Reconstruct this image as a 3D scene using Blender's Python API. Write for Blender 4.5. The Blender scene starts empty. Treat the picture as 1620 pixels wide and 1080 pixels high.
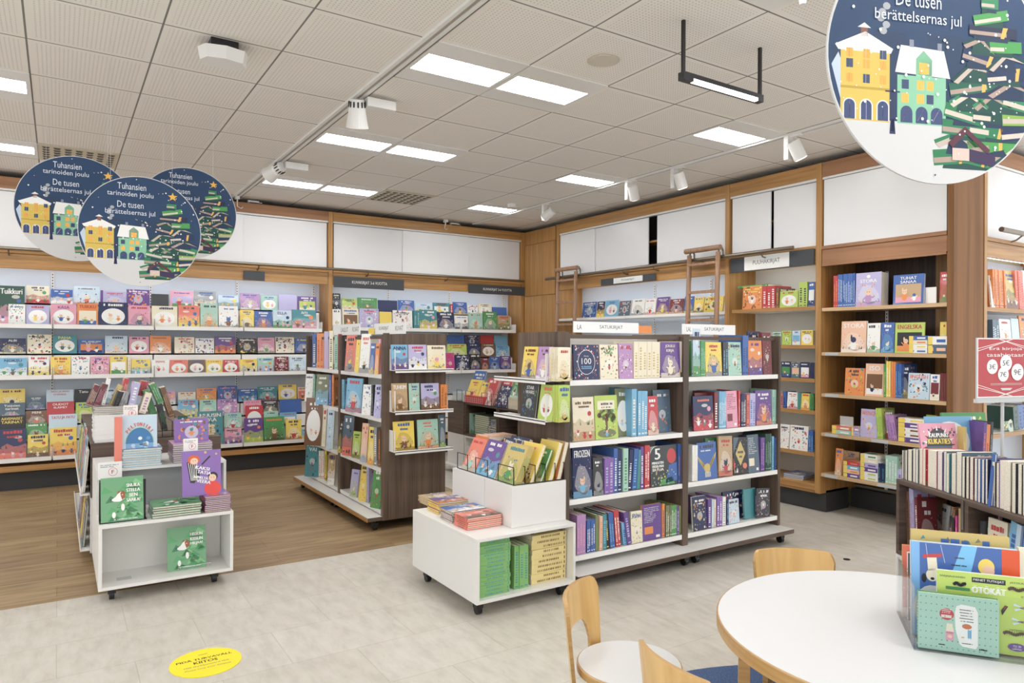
import bpy, math, random
import numpy as np
from mathutils import Matrix, Vector
from mathutils.geometry import tessellate_polygon

SC = bpy.context.scene
COL = SC.collection
H = 1.45                      # eye height of the camera
YAW, ROLL, F = math.radians(32.9), math.radians(0.30), 1110.0
FW = Vector((math.sin(YAW), math.cos(YAW), 0)); RT = Vector((math.cos(YAW), -math.sin(YAW), 0)); UP = Vector((0, 0, 1))
CEIL = 3.087

# ------------------------------------------------------------------ camera
cd = bpy.data.cameras.new('camera'); cam = bpy.data.objects.new('camera', cd); COL.objects.link(cam)
cx_ = RT*math.cos(ROLL)+UP*math.sin(ROLL); cy_ = -RT*math.sin(ROLL)+UP*math.cos(ROLL); cz_ = -FW
M = Matrix((cx_, cy_, cz_)).transposed().to_4x4(); M.translation = (0, 0, H); cam.matrix_world = M
cd.sensor_width = 36; cd.lens = 36*F/1620; cd.shift_y = 4/1620; cd.clip_start = 0.05
SC.camera = cam
# ------------------------------------------------------------------ view, world
SC.view_settings.view_transform = 'Standard'; SC.view_settings.look = 'None'; SC.view_settings.gamma = 1
SC.view_settings.use_curve_mapping = False
SC.view_settings.exposure = 0.20
SC.cycles.use_denoising = True; SC.cycles.max_bounces = 8; SC.cycles.diffuse_bounces = 5
SC.cycles.sample_clamp_indirect = 6; SC.cycles.caustics_reflective = False; SC.cycles.caustics_refractive = False
w = bpy.data.worlds.new('world'); SC.world = w; w.use_nodes = True
w.node_tree.nodes['Background'].inputs[0].default_value = (0.93, 0.96, 1, 1); w.node_tree.nodes['Background'].inputs[1].default_value = 1.45
PANEL_EMIT, STRIP_EMIT, SPOT_W = 19.0, 10.0, 10.0

# ------------------------------------------------------------------ pixel -> place
def ray(x, y):
    a, b = x-810, 544-y; c, s = math.cos(ROLL), math.sin(ROLL)
    return FW*F+RT*(a*c-b*s)+UP*(a*s+b*c)
def atz(x, y, z):
    r = ray(x, y); return r*((z-H)/r.z)+Vector((0, 0, H))
def onplane(x, y, O, N):
    r = ray(x, y); t = (O-Vector((0, 0, H))).dot(N)/r.dot(N); return r*t+Vector((0, 0, H))

# ------------------------------------------------------------------ colours
def lin(c): return tuple((v/12.92 if v <= .04045 else ((v+.055)/1.055)**2.4) for v in c)
def hx(s): return lin(tuple(int(s[i:i+2], 16)/255 for i in (0, 2, 4)))
PAL = dict(navy='26305c', blue='3a66b0', sky='72b4d8', pale='c3d9e8', teal='3f8f98', mint='a5d0bd', green='4d9a52', lime='b6cf4b', dkgreen='2c5548', olive='7b8055',
 yellow='f2d23e', cream='ece1c4', white='f0efea', orange='ea8a34', peach='f0bd9c', red='c9343a', maroon='7c2a33', pink='e79db4', hot='cf2f8d', mauve='bb8cc0', lav='b9b3dc', purple='6a4694',
 brown='7d5637', tan='c3a174', grey='9a9c9f', dark='3a3d42', black='1d1e20', gold='cdb35f', coral='e8765c', slate='52687a', violet='8b62b4', skin='efc4a2', straw='e6d184', leaf='7cb862', moss='67a673')
PALN = dict(sky='light blue', pale='pale blue', dkgreen='dark green', lime='lime green', hot='magenta', lav='lavender', dark='charcoal', teal='teal', slate='slate blue', straw='straw yellow', skin='beige', leaf='leaf green', moss='green')
def soft(c): g = .3*c[0]+.59*c[1]+.11*c[2]; return tuple(.86*v+.14*g+.006 for v in c)
C = {k: soft(hx(v)) for k, v in PAL.items()}
def cn(k): return PALN.get(k, k)

# ------------------------------------------------------------------ mesh builder
class MB:
    def __init__(s): s.v = []; s.f = []; s.c = []; s.m = []
    def poly(s, pts, col=(1, 1, 1), m=0):
        i = len(s.v); s.v += [tuple(p) for p in pts]; s.f.append(tuple(range(i, i+len(pts)))); s.c.append(col); s.m.append(m)
    def hexa(s, P, col=(1, 1, 1), m=0):
        i = len(s.v); s.v += [tuple(p) for p in P]
        for q in ((0, 3, 2, 1), (4, 5, 6, 7), (0, 1, 5, 4), (1, 2, 6, 5), (2, 3, 7, 6), (3, 0, 4, 7)):
            s.f.append(tuple(i+k for k in q)); s.c.append(col); s.m.append(m)
    def box(s, x0, x1, y0, y1, z0, z1, col=(1, 1, 1), m=0):
        s.hexa([(x0, y0, z0), (x1, y0, z0), (x1, y1, z0), (x0, y1, z0), (x0, y0, z1), (x1, y0, z1), (x1, y1, z1), (x0, y1, z1)], col, m); return s
    def fbox(s, fr, u0, u1, d0, d1, z0, z1, col=(1, 1, 1), m=0):
        """box in a frame: u right, d behind the front plane"""
        P = [fr.p(u, d, z) for z in (z0, z1) for u, d in ((u0, d0), (u1, d0), (u1, d1), (u0, d1))]
        s.hexa(P, col, m); return s
    def cyl(s, p0, p1, r, r1=None, n=16, col=(1, 1, 1), m=0, caps=True):
        p0 = Vector(p0); p1 = Vector(p1); r1 = r if r1 is None else r1
        a = (p1-p0).normalized(); b = a.orthogonal().normalized(); c = a.cross(b); i = len(s.v)
        for p, q in ((p0, r), (p1, r1)):
            for k in range(n):
                t = 2*math.pi*k/n; s.v.append(tuple(p+b*math.cos(t)*q+c*math.sin(t)*q))
        for k in range(n):
            j = (k+1) % n; s.f.append((i+k, i+j, i+n+j, i+n+k)); s.c.append(col); s.m.append(m)
        if caps:
            s.f.append(tuple(i+k for k in reversed(range(n)))); s.c.append(col); s.m.append(m)
            s.f.append(tuple(i+n+k for k in range(n))); s.c.append(col); s.m.append(m)
        return s
    def tube(s, pts, r, n=8, col=(1, 1, 1), m=0):
        pts = [Vector(p) for p in pts]; i = len(s.v); L = len(pts); prev = None
        for q, p in enumerate(pts):
            t = (pts[min(q+1, L-1)]-pts[max(q-1, 0)]).normalized()
            b = t.orthogonal().normalized() if prev is None else (prev-t*prev.dot(t)).normalized()
            prev = b; c = t.cross(b)
            for k in range(n):
                a = 2*math.pi*k/n; s.v.append(tuple(p+b*math.cos(a)*r+c*math.sin(a)*r))
        for q in range(L-1):
            for k in range(n):
                j = (k+1) % n; s.f.append((i+q*n+k, i+q*n+j, i+(q+1)*n+j, i+(q+1)*n+k)); s.c.append(col); s.m.append(m)
        s.f.append(tuple(i+k for k in reversed(range(n)))); s.c.append(col); s.m.append(m)
        s.f.append(tuple(i+(L-1)*n+k for k in range(n))); s.c.append(col); s.m.append(m)
        return s
    def sweep(s, pts, side, wdt, th, col=(1, 1, 1), m=0):
        """rectangular bar along pts, wdt along 'side', th across"""
        pts = [Vector(p) for p in pts]; side = Vector(side).normalized(); i = len(s.v); L = len(pts)
        for q, p in enumerate(pts):
            t = (pts[min(q+1, L-1)]-pts[max(q-1, 0)]).normalized(); n_ = t.cross(side).normalized()
            for a, b in ((-1, -1), (1, -1), (1, 1), (-1, 1)): s.v.append(tuple(p+side*a*wdt/2+n_*b*th/2))
        for q in range(L-1):
            for k in range(4):
                j = (k+1) % 4; s.f.append((i+q*4+k, i+q*4+j, i+(q+1)*4+j, i+(q+1)*4+k)); s.c.append(col); s.m.append(m)
        s.f.append((i+3, i+2, i+1, i)); s.c.append(col); s.m.append(m)
        s.f.append(tuple(i+(L-1)*4+k for k in range(4))); s.c.append(col); s.m.append(m); return s
    def mesh(s, name, mats, smooth=False):
        me = bpy.data.meshes.new(name); me.from_pydata(s.v, [], s.f)
        for mt in mats: me.materials.append(mt)
        ca = me.color_attributes.new('Col', 'FLOAT_COLOR', 'CORNER')
        arr = np.ones((len(me.loops), 4), np.float32); k = 0
        cnt = [len(f) for f in s.f]
        arr[:, :3] = np.repeat(np.array([c[:3] for c in s.c], np.float32), cnt, axis=0)
        ca.data.foreach_set('color', arr.ravel())
        me.polygons.foreach_set('material_index', s.m)
        if smooth: me.polygons.foreach_set('use_smooth', [True]*len(s.f)); 
        me.update(); return me

class FR:
    """a vertical face: O a point of its plane, U to the right, N out of it"""
    def __init__(s, O, U): s.O = Vector(O); s.U = Vector((U[0], U[1], 0)).normalized(); s.N = s.U.cross(UP)*1.0
    def p(s, u, d, z): v = s.O+s.U*u-s.N*d; return Vector((v.x, v.y, z))
    def px(s, x, y, d=0):
        P = onplane(x, y, s.O-s.N*d, s.N); return (P-s.O).dot(s.U), P.z
def FY(Y): return FR((0, Y, 0), (1, 0))
def FX(X): return FR((X, 0, 0), (0, -1))

# ------------------------------------------------------------------ objects
WM = {}
def setp(o, label=None, cat=None, group=None, kind=None):
    if label: o['label'] = label
    if cat: o['category'] = cat
    if group: o['group'] = group
    if kind: o['kind'] = kind
    return o
def empty(name, loc, label=None, cat=None, group=None, kind=None):
    o = bpy.data.objects.new(name, None); o.empty_display_size = .1; COL.objects.link(o); o.location = loc
    WM[o.name] = Matrix.Translation(loc); return setp(o, label, cat, group, kind)
def obj(name, mb, mats, parent=None, smooth=False, bevel=0, **kw):
    """mb is in world coordinates; origin goes to the base centre"""
    if not isinstance(mats, (list, tuple)): mats = [mats]
    V = np.array(mb.v); lo, hi = V.min(0), V.max(0)
    org = Vector(((lo[0]+hi[0])/2, (lo[1]+hi[1])/2, lo[2]))
    mb.v = [tuple(r) for r in (V-np.array(org))]
    o = bpy.data.objects.new(name, mb.mesh(name, mats, smooth)); COL.objects.link(o)
    W_ = Matrix.Translation(org); WM[o.name] = W_
    if parent: o.parent = parent; o.matrix_local = WM[parent.name].inverted() @ W_
    else: o.location = org
    if bevel:
        b = o.modifiers.new('bevel', 'BEVEL'); b.width = bevel; b.segments = 2; b.limit_method = 'ANGLE'
    return setp(o, **kw)

# ------------------------------------------------------------------ materials
def mat(name, col, rough=.5, metal=0, build=None, **kw):
    m = bpy.data.materials.new(name); m.use_nodes = True; nt = m.node_tree; b = nt.nodes['Principled BSDF']
    b.inputs['Base Color'].default_value = (*col[:3], 1); b.inputs['Roughness'].default_value = rough; b.inputs['Metallic'].default_value = metal
    for k, v in kw.items(): b.inputs[k.replace('_', ' ')].default_value = v
    if build: build(nt, b)
    return m
def N(nt, t, **kw):
    n = nt.nodes.new(t)
    for k, v in kw.items():
        if k.startswith('i_'): n.inputs[int(k[2:]) if k[2:].isdigit() else k[2:]].default_value = v
        else: setattr(n, k, v)
    return n
def L(nt, a, b): nt.links.new(a, b)
def ramp(nt, stops):
    r = N(nt, 'ShaderNodeValToRGB'); e = r.color_ramp.elements
    e[0].position, e[0].color = stops[0][0], (*stops[0][1], 1); e[1].position, e[1].color = stops[-1][0], (*stops[-1][1], 1)
    for p, c in stops[1:-1]: x = e.new(p); x.color = (*c, 1)
    return r
def wood(name, c1, c2, axis='z', rough=.42, scale=1.0, coat=.15):
    def bld(nt, b):
        tc = N(nt, 'ShaderNodeTexCoord'); mp = N(nt, 'ShaderNodeMapping')
        sc = {'z': (34, 34, 1.2), 'x': (1.2, 34, 34), 'y': (34, 1.2, 34), 'h': (1.5, 1.5, 34)}[axis]
        mp.inputs['Scale'].default_value = [v*scale for v in sc]
        L(nt, tc.outputs['Object'], mp.inputs[0])
        n = N(nt, 'ShaderNodeTexNoise'); n.inputs['Scale'].default_value = 1; n.inputs['Detail'].default_value = 5; n.inputs['Distortion'].default_value = .6
        L(nt, mp.outputs[0], n.inputs['Vector'])
        n2 = N(nt, 'ShaderNodeTexNoise'); n2.inputs['Scale'].default_value = 1.3; L(nt, tc.outputs['Object'], n2.inputs['Vector'])
        mx = N(nt, 'ShaderNodeMath', operation='MULTIPLY_ADD'); mx.inputs[1].default_value = .25; L(nt, n2.outputs[0], mx.inputs[0]); L(nt, n.outputs[0], mx.inputs[2])
        r = ramp(nt, [(.42, c2), (.75, c1)]); L(nt, mx.outputs[0], r.inputs[0]); L(nt, r.outputs[0], b.inputs['Base Color'])
        bp = N(nt, 'ShaderNodeBump'); bp.inputs['Strength'].default_value = .06; L(nt, n.outputs[0], bp.inputs['Height']); L(nt, bp.outputs[0], b.inputs['Normal'])
        b.inputs['Coat Weight'].default_value = coat; b.inputs['Coat Roughness'].default_value = .25
    return mat(name, c1, rough, build=bld)
m_oak = wood('oak_vertical', hx('bb8d55'), hx('9c713f'), 'z'); m_oakh = wood('oak_horizontal', hx('bb8d55'), hx('9a6f3e'), 'h')
m_red = wood('cherry_vertical', hx('8a5f36'), hx('6f4a29'), 'z', scale=.5, rough=.7, coat=0); m_redh = wood('cherry_horizontal', hx('ab7e5b'), hx('8e6446'), 'h', scale=.5, rough=.6, coat=.03)
m_wal = wood('walnut_vertical', hx('6d5a4c'), hx('4d3e34'), 'z', rough=.5, coat=.05); m_walh = wood('walnut_horizontal', hx('665448'), hx('4a3c33'), 'h', rough=.5, coat=.05)
m_darkback = wood('dark_back_panel', hx('4f3826'), hx('38271a'), 'z', rough=.5)
m_shelfwood = wood('pale_shelf_wood', hx('d3b48c'), hx('bd9c74'), 'h')
m_birch = wood('birch', hx('dfb878'), hx('cda264'), 'z', rough=.35, scale=.6, coat=.4)
m_birchedge = wood('birch_edge', hx('c19a63'), hx('a98350'), 'h', rough=.4, scale=2)
m_ladder = wood('ladder_wood', hx('a88368'), hx('8a6850'), 'z', rough=.4)
m_white = mat('white_laminate', hx('e2e0dc'), .35); m_whitem = mat('white_metal', hx('efede9'), .4)
m_door = mat('white_sliding_door', hx('e6e6e6'), .3); m_back = mat('pale_back_panel', hx('d3dde8'), .45)
m_backg = mat('grey_white_back_panel', hx('d6d3cb'), .5); m_grey = mat('grey_panel', hx('9b9c9c'), .45); m_lgrey = mat('light_grey', hx('bfc0c0'), .4)
m_plinth = mat('charcoal_plinth', hx('3a3a3a'), .55); m_slot = mat('slot_black', hx('141414'), .6)
m_black = mat('black_plastic', hx('1c1c1e'), .35); m_wire = mat('black_wire', hx('151516'), .35, .6)
m_chrome = mat('brushed_steel', hx('a8a49c'), .3, 1); m_bronze = mat('bronze_rail', hx('8a8072'), .35, .9)
m_lam = mat('table_laminate', hx('d6d6d6'), .3)
m_sign = mat('sign_plate', hx('3f4246'), .4); m_tapey = mat('hazard_yellow', hx('c9c45a'), .5)
m_card = mat('price_card', hx('f3f1ef'), .5)
def b_plex(nt, b):
    t = N(nt, 'ShaderNodeBsdfTransparent'); g = N(nt, 'ShaderNodeBsdfGlossy'); g.inputs['Roughness'].default_value = .04; t.inputs[0].default_value = (.97, .98, .98, 1)
    lw = N(nt, 'ShaderNodeLayerWeight'); lw.inputs[0].default_value = .25; mx = N(nt, 'ShaderNodeMixShader'); m2 = N(nt, 'ShaderNodeMath', operation='MULTIPLY'); m2.inputs[1].default_value = .45
    L(nt, lw.outputs['Fresnel'], m2.inputs[0]); L(nt, m2.outputs[0], mx.inputs[0]); L(nt, t.outputs[0], mx.inputs[1]); L(nt, g.outputs[0], mx.inputs[2]); L(nt, mx.outputs[0], nt.nodes['Material Output'].inputs[0])
m_plex = mat('clear_acrylic', (1, 1, 1), .03, build=b_plex)
def emis(name, col, s):
    def b_(nt, b): b.inputs['Emission Color'].default_value = (*col, 1); b.inputs['Emission Strength'].default_value = s
    return mat(name, (1, 1, 1), .5, build=b_)
m_panel = emis('lit_light_panel', (.97, .985, 1), PANEL_EMIT); m_strip = emis('lit_shelf_strip', (.74, .87, 1), STRIP_EMIT); m_spotlit = emis('lit_spot_face', (1, .95, .88), 6)
def b_print(nt, b):
    a = N(nt, 'ShaderNodeVertexColor'); a.layer_name = 'Col'; L(nt, a.outputs[0], b.inputs['Base Color'])
m_print = mat('printed_cover', (1, 1, 1), .32, build=b_print, Coat_Weight=.15); m_matte = mat('printed_matte', (1, 1, 1), .6, build=b_print)
def b_page(nt, b):
    tc = N(nt, 'ShaderNodeTexCoord'); n = N(nt, 'ShaderNodeTexNoise'); n.inputs['Scale'].default_value = 220; L(nt, tc.outputs['Object'], n.inputs['Vector'])
    r = ramp(nt, [(.3, hx('d9d0bd')), (.7, hx('efe8d8'))]); L(nt, n.outputs[0], r.inputs[0]); L(nt, r.outputs[0], b.inputs['Base Color'])
m_page = mat('page_edges', hx('e8e0d0'), .7, build=b_page)
# ------------------------------------------------------------------ lettering
_TC = {}
def text_mesh(t):
    """flat outline of a word: list of triangles in a box of height 1"""
    if t in _TC: return _TC[t]
    cu = bpy.data.curves.new('t', 'FONT'); cu.body = t; cu.resolution_u = 2; cu.fill_mode = 'FRONT'
    o = bpy.data.objects.new('t', cu); COL.objects.link(o)
    dg = bpy.context.evaluated_depsgraph_get(); me = bpy.data.meshes.new_from_object(o.evaluated_get(dg))
    V = [(v.co.x, v.co.y) for v in me.vertices]; P = [tuple(p.vertices) for p in me.polygons]
    bpy.data.objects.remove(o); bpy.data.curves.remove(cu); bpy.data.meshes.remove(me)
    xs = [v[0] for v in V] or [0, 1]; ys = [v[1] for v in V] or [0, 1]
    _TC[t] = (V, P, min(xs), max(xs), min(ys), max(ys)); return _TC[t]
class Face:
    """draws flat prints on a face; T maps (a, b, lift) to a point"""
    def __init__(s, mb, T, m=0): s.mb = mb; s.T = T; s.k = 1; s.m = m
    def up(s): s.k += 1
    def poly(s, pts, col): s.mb.poly([s.T(a, b, s.k*.00018) for a, b in pts], col, s.m)
    def rect(s, a0, a1, b0, b1, col): s.poly([(a0, b0), (a1, b0), (a1, b1), (a0, b1)], col)
    def ell(s, a, b, ra, rb, col, n=14, t0=0, t1=2*math.pi):
        s.poly([(a+ra*math.cos(t0+(t1-t0)*k/n), b+rb*math.sin(t0+(t1-t0)*k/n)) for k in range(n+(t1-t0 < 6))], col)
    def line(s, a0, b0, a1, b1, w, col):
        d = Vector((a1-a0, b1-b0)); d = Vector((-d.y, d.x)).normalized()*w/2; s.poly([(a0-d.x, b0-d.y), (a1-d.x, b1-d.y), (a1+d.x, b1+d.y), (a0+d.x, b0+d.y)], col)
    def text(s, t, a, b, w, h, col, rot=0, fit=False, bold=0):
        V, P, x0, x1, y0, y1 = text_mesh(t); sx = w/(x1-x0); sy = h/(y1-y0)
        if not fit: sx = min(sx, sy*1.15)
        c, q = math.cos(rot), math.sin(rot)
        for off in ([0] if not bold else [-bold, bold]):
            R = []
            for x, y in V:
                X = (x-(x0+x1)/2)*sx+off; Y = (y-(y0+y1)/2)*sy; R.append((a+X*c-Y*q, b+X*q+Y*c))
            for p in P: s.poly([R[i] for i in p], col)
            s.up()
def mixc(a, b, t): return tuple(a[i]*(1-t)+b[i]*t for i in range(3))
def hexrow(f, R, a0, a1, b, h, col):
    x = a0
    while x < a1:
        w_ = h*R.uniform(.5, .9)
        if R.random() > .14: f.rect(x, min(x+w_, a1), b, b+h*R.uniform(.85, 1.1), col)
        x += w_*1.25
def figure(f, R, a, b, s, c1, c2):
    """small generic picture-book animal or child"""
    f.ell(a, b+s*.35, s*.3, s*.4, c1); f.up(); f.ell(a, b+s*.9, s*.27, s*.27, c2)
    for d in (-1, 1):
        if R.random() < .6: f.ell(a+d*s*.2, b+s*1.15, s*.09, s*(.1 if R.random() < .5 else .24), c2, 8)
        f.line(a+d*s*.25, b+s*.5, a+d*s*.5, b+s*R.uniform(.2, .8), s*.12, c1)
    f.up()
    for d in (-1, 1): f.ell(a+d*s*.1, b+s*.93, s*.035, s*.045, C['black'], 6)
    f.up()
def art(f, W, Hh, c1, c2, style, seed, title=None, tcol=None):
    R = random.Random(seed); A, B = C[c1], C[c2]
    names = [k for k in ('red', 'yellow', 'teal', 'white', 'green', 'pink', 'navy', 'orange', 'cream', 'brown', 'blue') if k not in (c1, c2)]
    D, E_ = C[R.choice(names)], C[R.choice(names)]
    lum = sum(A)/3; T_ = C[tcol] if tcol else (C['white'] if lum < .28 else C[R.choice(['red', 'navy', 'dark', 'blue'])])
    x0, x1 = -W/2, W/2
    sd_ = seed % 7
    def speck(n, cols, b0=0, b1=1, r=.016):
        for k in range(n): a, b, q = R.uniform(x0+.03*W, x1-.03*W), R.uniform(b0+.02, b1-.02)*Hh, W*r*R.uniform(.5, 1.5); f.ell(a, b, q, q, R.choice(cols), 5)
    def plants(n, b, cols):
        for k in range(n):
            a, h = R.uniform(x0+.05*W, x1-.05*W), Hh*R.uniform(.05, .16); f.poly([(a-W*.03, b*Hh), (a+W*.03, b*Hh), (a+W*R.uniform(-.03, .03), min(b*Hh+h, Hh*.97))], R.choice(cols))
    if style == 'hundred':
        for k in range(110):
            a, b = R.uniform(x0+.05*W, x1-.05*W), R.uniform(.03, .97)*Hh; q = R.choice([C['red'], C['white'], C['brown'], C['peach'], C['sky'], C['orange']]); f.ell(a, b, W*.022, W*.028, q, 6)
        f.up(); f.ell(0, Hh*.5, W*.34, W*.38, C['white'], 28); f.up(); f.ell(0, Hh*.5, W*.325, W*.365, A, 28); f.up(); f.text('100', 0, Hh*.53, W*.46, Hh*.17, C['white']); f.text('Disney', 0, Hh*.67, W*.2, Hh*.05, C['white']); hexrow(f, R, -.2*W, .2*W, Hh*.36, Hh*.03, C['sky']); hexrow(f, R, -.2*W, .2*W, Hh*.31, Hh*.03, C['sky']); return
    if style == 'diamond':
        f.poly([(x0, Hh*.55), (-.1*W, Hh), (x0, Hh)], C['slate']); f.poly([(x0, Hh*.45), (x0+.15*W, Hh*.2), (x0, Hh*.1)], C['red']); plants(8, .04, [C['white'], C['coral'], C['maroon']]); f.ell(x1-.2*W, Hh*.22, .15*W, .08*Hh, C['coral'], 12); speck(30, [C['white'], C['gold']])
        f.up(); f.poly([(0, .22*Hh), (.34*W, .55*Hh), (0, .90*Hh), (-.34*W, .55*Hh)], C['gold']); f.up(); hexrow(f, R, -.2*W, .2*W, .56*Hh, .07*Hh, C['dark']); hexrow(f, R, -.15*W, .18*W, .44*Hh, .06*Hh, C['dark']); return
    if style == 'wings':
        for k in range(9):
            a = math.radians(200+k*5); f.poly([(0, .30*Hh), (-.48*W+.035*k*W, (.66-.045*k)*Hh), (-.42*W+.04*k*W, (.52-.04*k)*Hh)], C['yellow'] if k % 2 else C['gold']); f.poly([(0, .30*Hh), (.48*W-.035*k*W, (.72-.045*k)*Hh), (.42*W-.04*k*W, (.56-.04*k)*Hh)], C['gold'] if k % 2 else C['yellow'])
        f.up(); f.ell(0, .3*Hh, .16*W, .13*Hh, C['gold'], 14); f.up(); [f.rect((-.12+.06*k)*W, (-.09+.06*k)*W, .06*Hh, .2*Hh, C['cream']) for k in range(5)]; hexrow(f, R, -.35*W, .35*W, .84*Hh, .09*Hh, C['dark']); hexrow(f, R, -.3*W, .2*W, .76*Hh, .03*Hh, C['white']); return
    if style == 'five':
        for k in range(7): f.line(x0, Hh*(.98-.03*k), x0+.30*W-.03*k*W, Hh, .006*W, C['white'])
        f.ell(.30*W, .72*Hh, .17*W, .19*Hh, C['red'], 20); f.poly([(x1, .1*Hh), (.05*W, .05*Hh), (.2*W, .5*Hh), (x1, .55*Hh)], C['blue']); f.poly([(-.2*W, .02*Hh), (.4*W, .02*Hh), (.3*W, .2*Hh), (-.05*W, .16*Hh)], C['green']); f.up(); speck(40, [C['gold'], C['lime'], C['sky']], 0, .5, .02); f.up()
        f.text('5', -.22*W, .80*Hh, .2*W, .27*Hh, C['white'], bold=.003)
        for k, t in enumerate(('MINUUTIN', 'SPIDER-MAN', 'SATUA')): f.text(t, -.22*W, (.58-.085*k)*Hh, .42*W, .065*Hh, C['white'], bold=.001, fit=True)
        return
    if style == 'tree':
        f.rect(-.05*W, .05*W, .2*Hh, .5*Hh, C['brown']); [f.ell(R.uniform(-.36, .36)*W, R.uniform(.42, .72)*Hh, .09*W, .06*Hh, R.choice([C['olive'], C['green'], C['brown'], C['lime']]), 9) for k in range(30)]; f.ell(0, .13*Hh, .42*W, .1*Hh, C['olive'], 16); f.up(); speck(50, [C['brown'], C['cream'], C['orange'], C['dkgreen']], .04, .7, .018); f.up(); f.rect(-.38*W, .38*W, .68*Hh, .88*Hh, C['cream']); f.up(); hexrow(f, R, -.3*W, .3*W, .78*Hh, .05*Hh, C['dark']); hexrow(f, R, -.2*W, .25*W, .71*Hh, .03*Hh, C['dark']); figure(f, R, 0, .06*Hh, .18*W, C['sky'], C['skin']); return
    if style == 'kuka':
        speck(70, [C['slate'], C['dark'], C['maroon'], C['white'], C['purple'], C['yellow']], 0, .95, .03); f.up(); f.ell(0, .62*Hh, .34*W, .30*Hh, C['dark'], 24, 0, math.pi); f.rect(-.34*W, .34*W, .4*Hh, .62*Hh, C['slate']); f.up()
        for k in range(11): a = math.pi*k/10; f.poly([(.34*W*math.cos(a), (.62+.26*math.sin(a))*Hh), (.34*W*math.cos(a+.14), (.62+.26*math.sin(a+.14))*Hh), (.45*W*math.cos(a+.07), (.62+.35*math.sin(a+.07))*Hh)], C['white'] if k % 2 else C['maroon'])
        f.up(); f.text('KAUPUNKI', 0, .80*Hh, .52*W, .07*Hh, C['white'], fit=True, bold=.001); f.text('KUKATIES', 0, .70*Hh, .60*W, .09*Hh, C['yellow'], fit=True, bold=.0016); return
    if style == 'cloudtree':
        f.rect(x0, x1, 0, .3*Hh, C['lime']); f.ell(0, .62*Hh, .40*W, .30*Hh, C['white'], 20); f.up(); speck(30, [C['green'], C['dark'], C['coral'], C['white']], .02, .4, .02); hexrow(f, R, -.25*W, .25*W, .66*Hh, .07*Hh, C['dark']); hexrow(f, R, -.2*W, .3*W, .55*Hh, .07*Hh, C['dark']); return
    if style == 'l':                                   # landscape
        f.rect(x0, x1, 0, Hh*.42, B); f.ell(R.uniform(-.2, .2)*W, Hh*.72, W*.16, Hh*.05, mixc(A, C['white'], .6), 10); f.up(); hb = Hh*.42
        f.poly([(x0, hb*.9), (x0+W*.3, hb*1.25), (x0+W*.6, hb*.95), (x1, hb*1.2), (x1, hb*.5), (x0, hb*.5)], mixc(A, B, .55)); f.up(); speck(22, [mixc(B, C['white'], .5), D, E_, mixc(B, C['black'], .3)], 0, .42)
        plants(7, .36, [mixc(B, C['dkgreen'], .5), C['green'], mixc(A, C['black'], .3)]); f.up()
        f.ell(x1-W*.22, Hh*.62, W*.09, W*.09, D); f.up()
        for k in range(3): figure(f, R, x0+W*(.2+.3*k)+R.uniform(-.04, .04)*W, Hh*R.uniform(.04, .16), W*R.uniform(.14, .24), R.choice([D, E_, C['brown'], C['white']]), R.choice([C['skin'], C['cream'], D]))
    elif style == 'x':                                 # scattered small things
        for k in range(46):
            a, b, r = R.uniform(x0+.06*W, x1-.06*W), R.uniform(.03, .97)*Hh, W*R.uniform(.02, .055)
            if R.random() < .5: f.ell(a, b, r, r*R.uniform(.6, 1.4), R.choice([B, D, E_]), 7)
            else: f.poly([(a-r, b-r), (a+r, b-r*.4), (a+.2*r, b+r)], R.choice([B, D, E_]))
        f.up(); f.ell(0, Hh*.42, W*.2, W*.2, mixc(A, C['white'], .5)); f.up(); figure(f, R, 0, Hh*.28, W*.2, B, E_)
    elif style == 'o':                                 # oval medallion
        f.ell(0, Hh*.42, W*.41, Hh*.33, C['white'], 22); f.up(); figure(f, R, -W*.1, Hh*.22, W*.26, B, C['skin']); figure(f, R, W*.18, Hh*.24, W*.18, D, C['skin'])
    elif style == 'f':                                 # framed panel
        f.rect(x0+.08*W, x1-.08*W, Hh*.06, Hh*.68, B); f.up(); f.rect(x0+.08*W, x1-.08*W, Hh*.06, Hh*.24, D); f.up(); figure(f, R, -W*.12, Hh*.14, W*.3, E_, C['skin']); figure(f, R, W*.2, Hh*.12, W*.2, C['white'], A)
    elif style == 'b':                                 # text-heavy back cover
        for k in range(9): hexrow(f, R, x0+.1*W, x0+W*R.uniform(.5, .9), Hh*(.9-.05*k), Hh*.018, mixc(A, C['white'], .75 if lum < .4 else .0) if lum < .4 else B)
        f.rect(x0+.1*W, x0+.55*W, Hh*.18, Hh*.38, B); f.rect(x1-.3*W, x1-.1*W, Hh*.05, Hh*.12, C['white']); f.up()
    elif style == 'n': pass
    else:                                              # one big figure
        P_ = [(W*(.40+.06*math.sin(3*t+sd_))*math.cos(t), Hh*(.34+.29*(1+.12*math.sin(2*t+sd_))*math.sin(t))) for t in [2*math.pi*q/18 for q in range(18)]]
        f.poly(P_, mixc(A, B if R.random() < .5 else C['white'], .28)); f.rect(x0, x1, 0, Hh*.13, mixc(B, A, .35)); f.up(); speck(26, [D, E_, mixc(A, C['white'], .6), mixc(A, C['black'], .4)], 0, .75); plants(6, .11, [mixc(B, C['black'], .3), D, C['green']]); f.up()
        figure(f, R, 0, Hh*.1, min(W*.48, Hh*.34), B, R.choice([D, C['skin'], C['cream']]))
        for k in range(6): f.ell(R.uniform(x0+.1*W, x1-.1*W), R.uniform(.05, .65)*Hh, W*.03, W*.03, E_, 6)
    f.up()
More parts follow.
